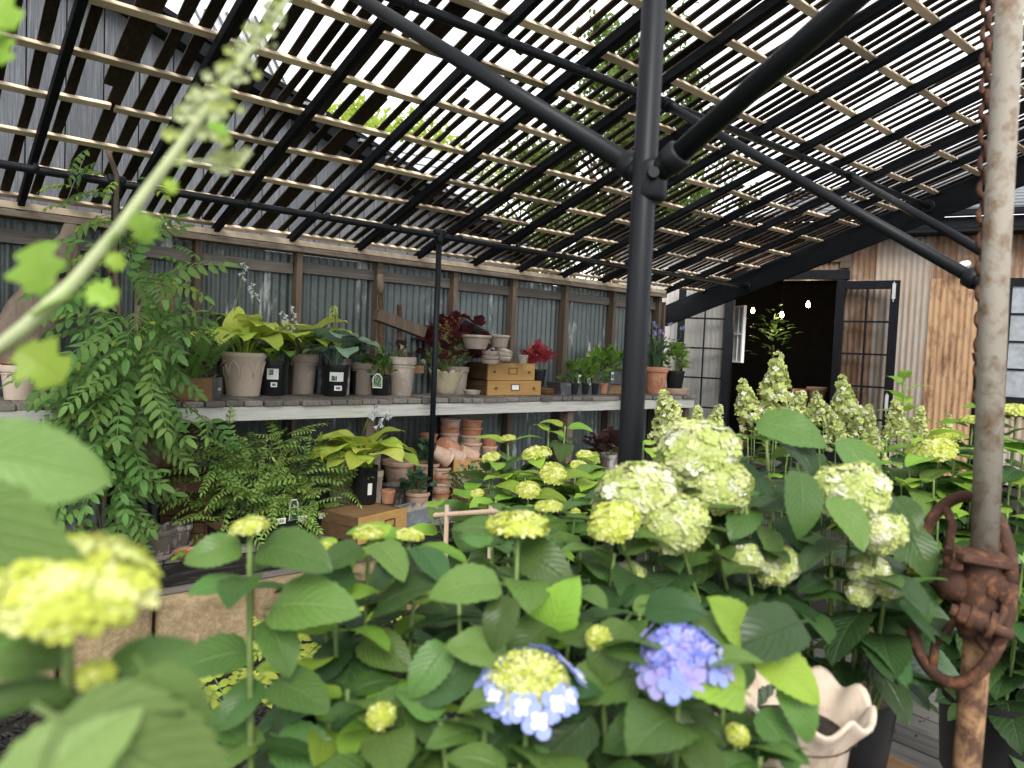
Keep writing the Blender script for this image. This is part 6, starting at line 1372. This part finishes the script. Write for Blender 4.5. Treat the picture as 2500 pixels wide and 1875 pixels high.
bush('white_sprinkled_shrub', 'small leaved shrub with white specks behind the lime hydrangea', 'shrub', at(1150, 1210, Y=4.97), .22, .2, 170, ('smalld', 'varieg'), .04)
t = thing('withered_sprig', 'pale withered sprig in the back right limed pot', 'sprig', at(425, 1290, Y=5.1)); o = wloc(t)
for k in range(9): p = at(425+rnd.uniform(-8, 25), 1280+rnd.uniform(-8, 22), Y=5.08); inst('leaf', rnd.choice(LS['dead']), t, frame(p-o, (rnd.uniform(-1, 1), rnd.uniform(-1, 0), rnd.uniform(-.3, .6)), (0, 0, 1), .05))
for k, (px, py) in enumerate(((452, 1352), (442, 1358), (455, 1345))):
    p = at(px, py, z=.03); t = thing('fallen_leaf', ['fallen yellow leaf in the orange saucer, right one', 'fallen yellow leaf in the orange saucer, front one', 'fallen yellow leaf in the orange saucer, back one'][k], 'leaf', p, 'fallen leaves in the saucer'); inst('blade', LS['hostay' if False else 'hydl'][k], t, frame(Vector((0, 0, .006)), (rnd.uniform(-1, 1), -.5, .1), (0, 0, 1), .07))
for k in range(14):
    p = Vector((rnd.uniform(2.6, 4.2), rnd.uniform(.2, 1.5), .004)); t = thing('fallen_leaf', 'small dry brown leaf fallen on the grey deck boards by the pole', 'leaf', p, 'fallen leaves on the deck'); inst('blade', rnd.choice(LS['dead' if k % 3 == 0 else 'purple']), t, frame(Vector((0, 0, .004)), (rnd.uniform(-1, 1), rnd.uniform(-1, 1), .08), (0, 0, 1), rnd.uniform(.03, .07)))
# ---------------------------------------------------------------- inside the shed
rp = F(-1.05, .01, -1.2); t = thing('ficus_tree', 'small braided tree in a bowl pot inside the dark doorway', 'potted tree', rp); b = MB(); b.lathe([(.001, .75), (.12, .75), (.2, .92), (.21, .95), (.19, .95), (.001, .93)], rp, 20); b.build('bowl', M['greyclay'], t, smooth=True)
b = MB(); b.tube([rp+Vector((.02*math.sin(q*1.3), .02*math.cos(q*1.3), .93+q*.09)) for q in range(9)], .018, 7); b.build('trunk', G['bark'], t, smooth=True)
for k in range(75): v = Vector((rnd.gauss(0, .13), rnd.gauss(0, .13), 1.85+rnd.gauss(0, .16))); inst('leaf', rnd.choice(LS['smalld']), t, frame(v, Vector((v.x, v.y, .05)), (0, 0, 1), .12))
t = thing('potting_table', 'dark table carrying pots inside the dark doorway', 'table', F(-.9, 0, -1.4)); b = MB(); fbox(b, -1.5, -.25, .70, .745, -1.6, -.95); b.build('tabletop', M['drawerside'], t)
for s0 in (-1.45, -.35):
    for o0 in (-1.5, -1.0): b = MB(); fbox(b, s0, s0+.06, 0, .70, o0-.06, o0); b.build('leg', M['drawerside'], t)
pot_at('clay_pot', 'terracotta pot standing on the table inside the doorway', F(-.62, .746, -1.2), .26, .13, .1, 'terra', hollow=True); pot_at('clay_pot', 'round pale pot on the table nearest the right door leaf', F(-.38, .746, -1.3), .3, .15, .09, 'terrapale', hollow=True)
# ---------------------------------------------------------------- trees beyond the roof
def tree(label, c, h, rx, rz, n, key, ls, seed, trunk=.16):
    r = random.Random(seed); c = Vector(c); t = thing('tree', label, 'tree', c, 'trees beyond the roof'); b = MB(); b.tube([c, c+Vector((.1, 0, h*.35)), c+Vector((0, .1, h*.7)), c+Vector((.1, 0, h*.95))], [trunk, trunk*.8, trunk*.45, .03], 8); tips = []
    for k in range(16):
        a = r.uniform(0, 6.28); z0 = h*r.uniform(.3, .75); p0 = c+Vector((0, 0, z0)); e = c+Vector((math.cos(a)*rx*r.uniform(.5, .95), math.sin(a)*rx*r.uniform(.5, .95), min(h*.98, z0+rz*r.uniform(.1, .9)))); b.tube([p0, p0.lerp(e, .5)+Vector((0, 0, .15)), e], [trunk*.35, trunk*.2, .012], 5); tips += [e, p0.lerp(e, .6)]
    b.build('trunk', G['bark'], t, smooth=True); lb = LB(); arr = leaf_arr(1, .55, 2, 1, 'ovate', .2, .1, -.4)
    cl = []
    for k in range(46):
        a = r.uniform(0, 6.28); el = r.uniform(-.7, 1.5); q = r.random()**.4; cl.append((c+Vector((math.cos(a)*math.cos(el)*rx*q, math.sin(a)*math.cos(el)*rx*q, h-rz+math.sin(el)*rz*q)), r.uniform(.22, .5)*rx*.55))
    for k in range(n):
        p, s = r.choice(cl); p = p+Vector((r.gauss(0, s*.6), r.gauss(0, s*.6), r.gauss(0, s*.45))); lb.leaf(arr, frame(p, (r.uniform(-1, 1), r.uniform(-1, 1), r.uniform(-.8, .4)), (r.uniform(-.4, .4), r.uniform(-.4, .4), 1), ls*r.uniform(.7, 1.3)))
    tag(lb.build('crown', G[key], t, smooth=False), kind='stuff'); return t
def tb(px, d): p = at(px, 700, d=d); p.z = -.75; return p
def th(px, py, d): return at(px, py, d=d).z+.75
tree('tall green tree rising behind the thick black post', tb(1500, 17), th(1500, 20, 17), 2.0, 4.2, 15000, 'tree', .15, 1)
tree('green tree between the wall and the shed roof', tb(1640, 20), th(1640, 330, 20), 2.6, 3.2, 12000, 'tree', .16, 2)
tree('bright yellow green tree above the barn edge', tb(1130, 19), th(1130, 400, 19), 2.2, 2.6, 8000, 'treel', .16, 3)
tree('yellow green tree top peeping over the barn roof', tb(900, 20), th(900, 265, 20), 2.3, 1.6, 3500, 'treel', .2, 4)
tree('green tree left of the thick black post', tb(1330, 18), th(1330, 330, 18), 1.8, 3.0, 9000, 'tree', .15, 5)

# ---------------------------------------------------------------- soil crumbs and dry bits
def crumbs(name, z, x0, x1, y0, y1, n, s):
    b = MB()
    for k in range(n):
        p = Vector((rnd.uniform(x0, x1), rnd.uniform(y0, y1), z)); r_ = s*rnd.uniform(.4, 1.3); a = rnd.uniform(0, 6)
        b.add([p+Vector((r_*math.cos(a+q*2.1)*rnd.uniform(.6, 1.2), r_*math.sin(a+q*2.1), 0)) for q in range(3)]+[p+Vector((0, 0, r_*.8))], [(0, 1, 3), (1, 2, 3), (2, 0, 3)])
    tag(b.build(name, M['soil']), kind='stuff')
crumbs('soil_crumbs', SZ+.003, .6, 7.0, 5.2, 5.75, 900, .006)
crumbs('soil_crumbs', .004, 1.0, 5.0, 4.95, 5.5, 700, .006)
crumbs('soil_crumbs', .002, 2.4, 4.6, .1, 1.6, 260, .006)
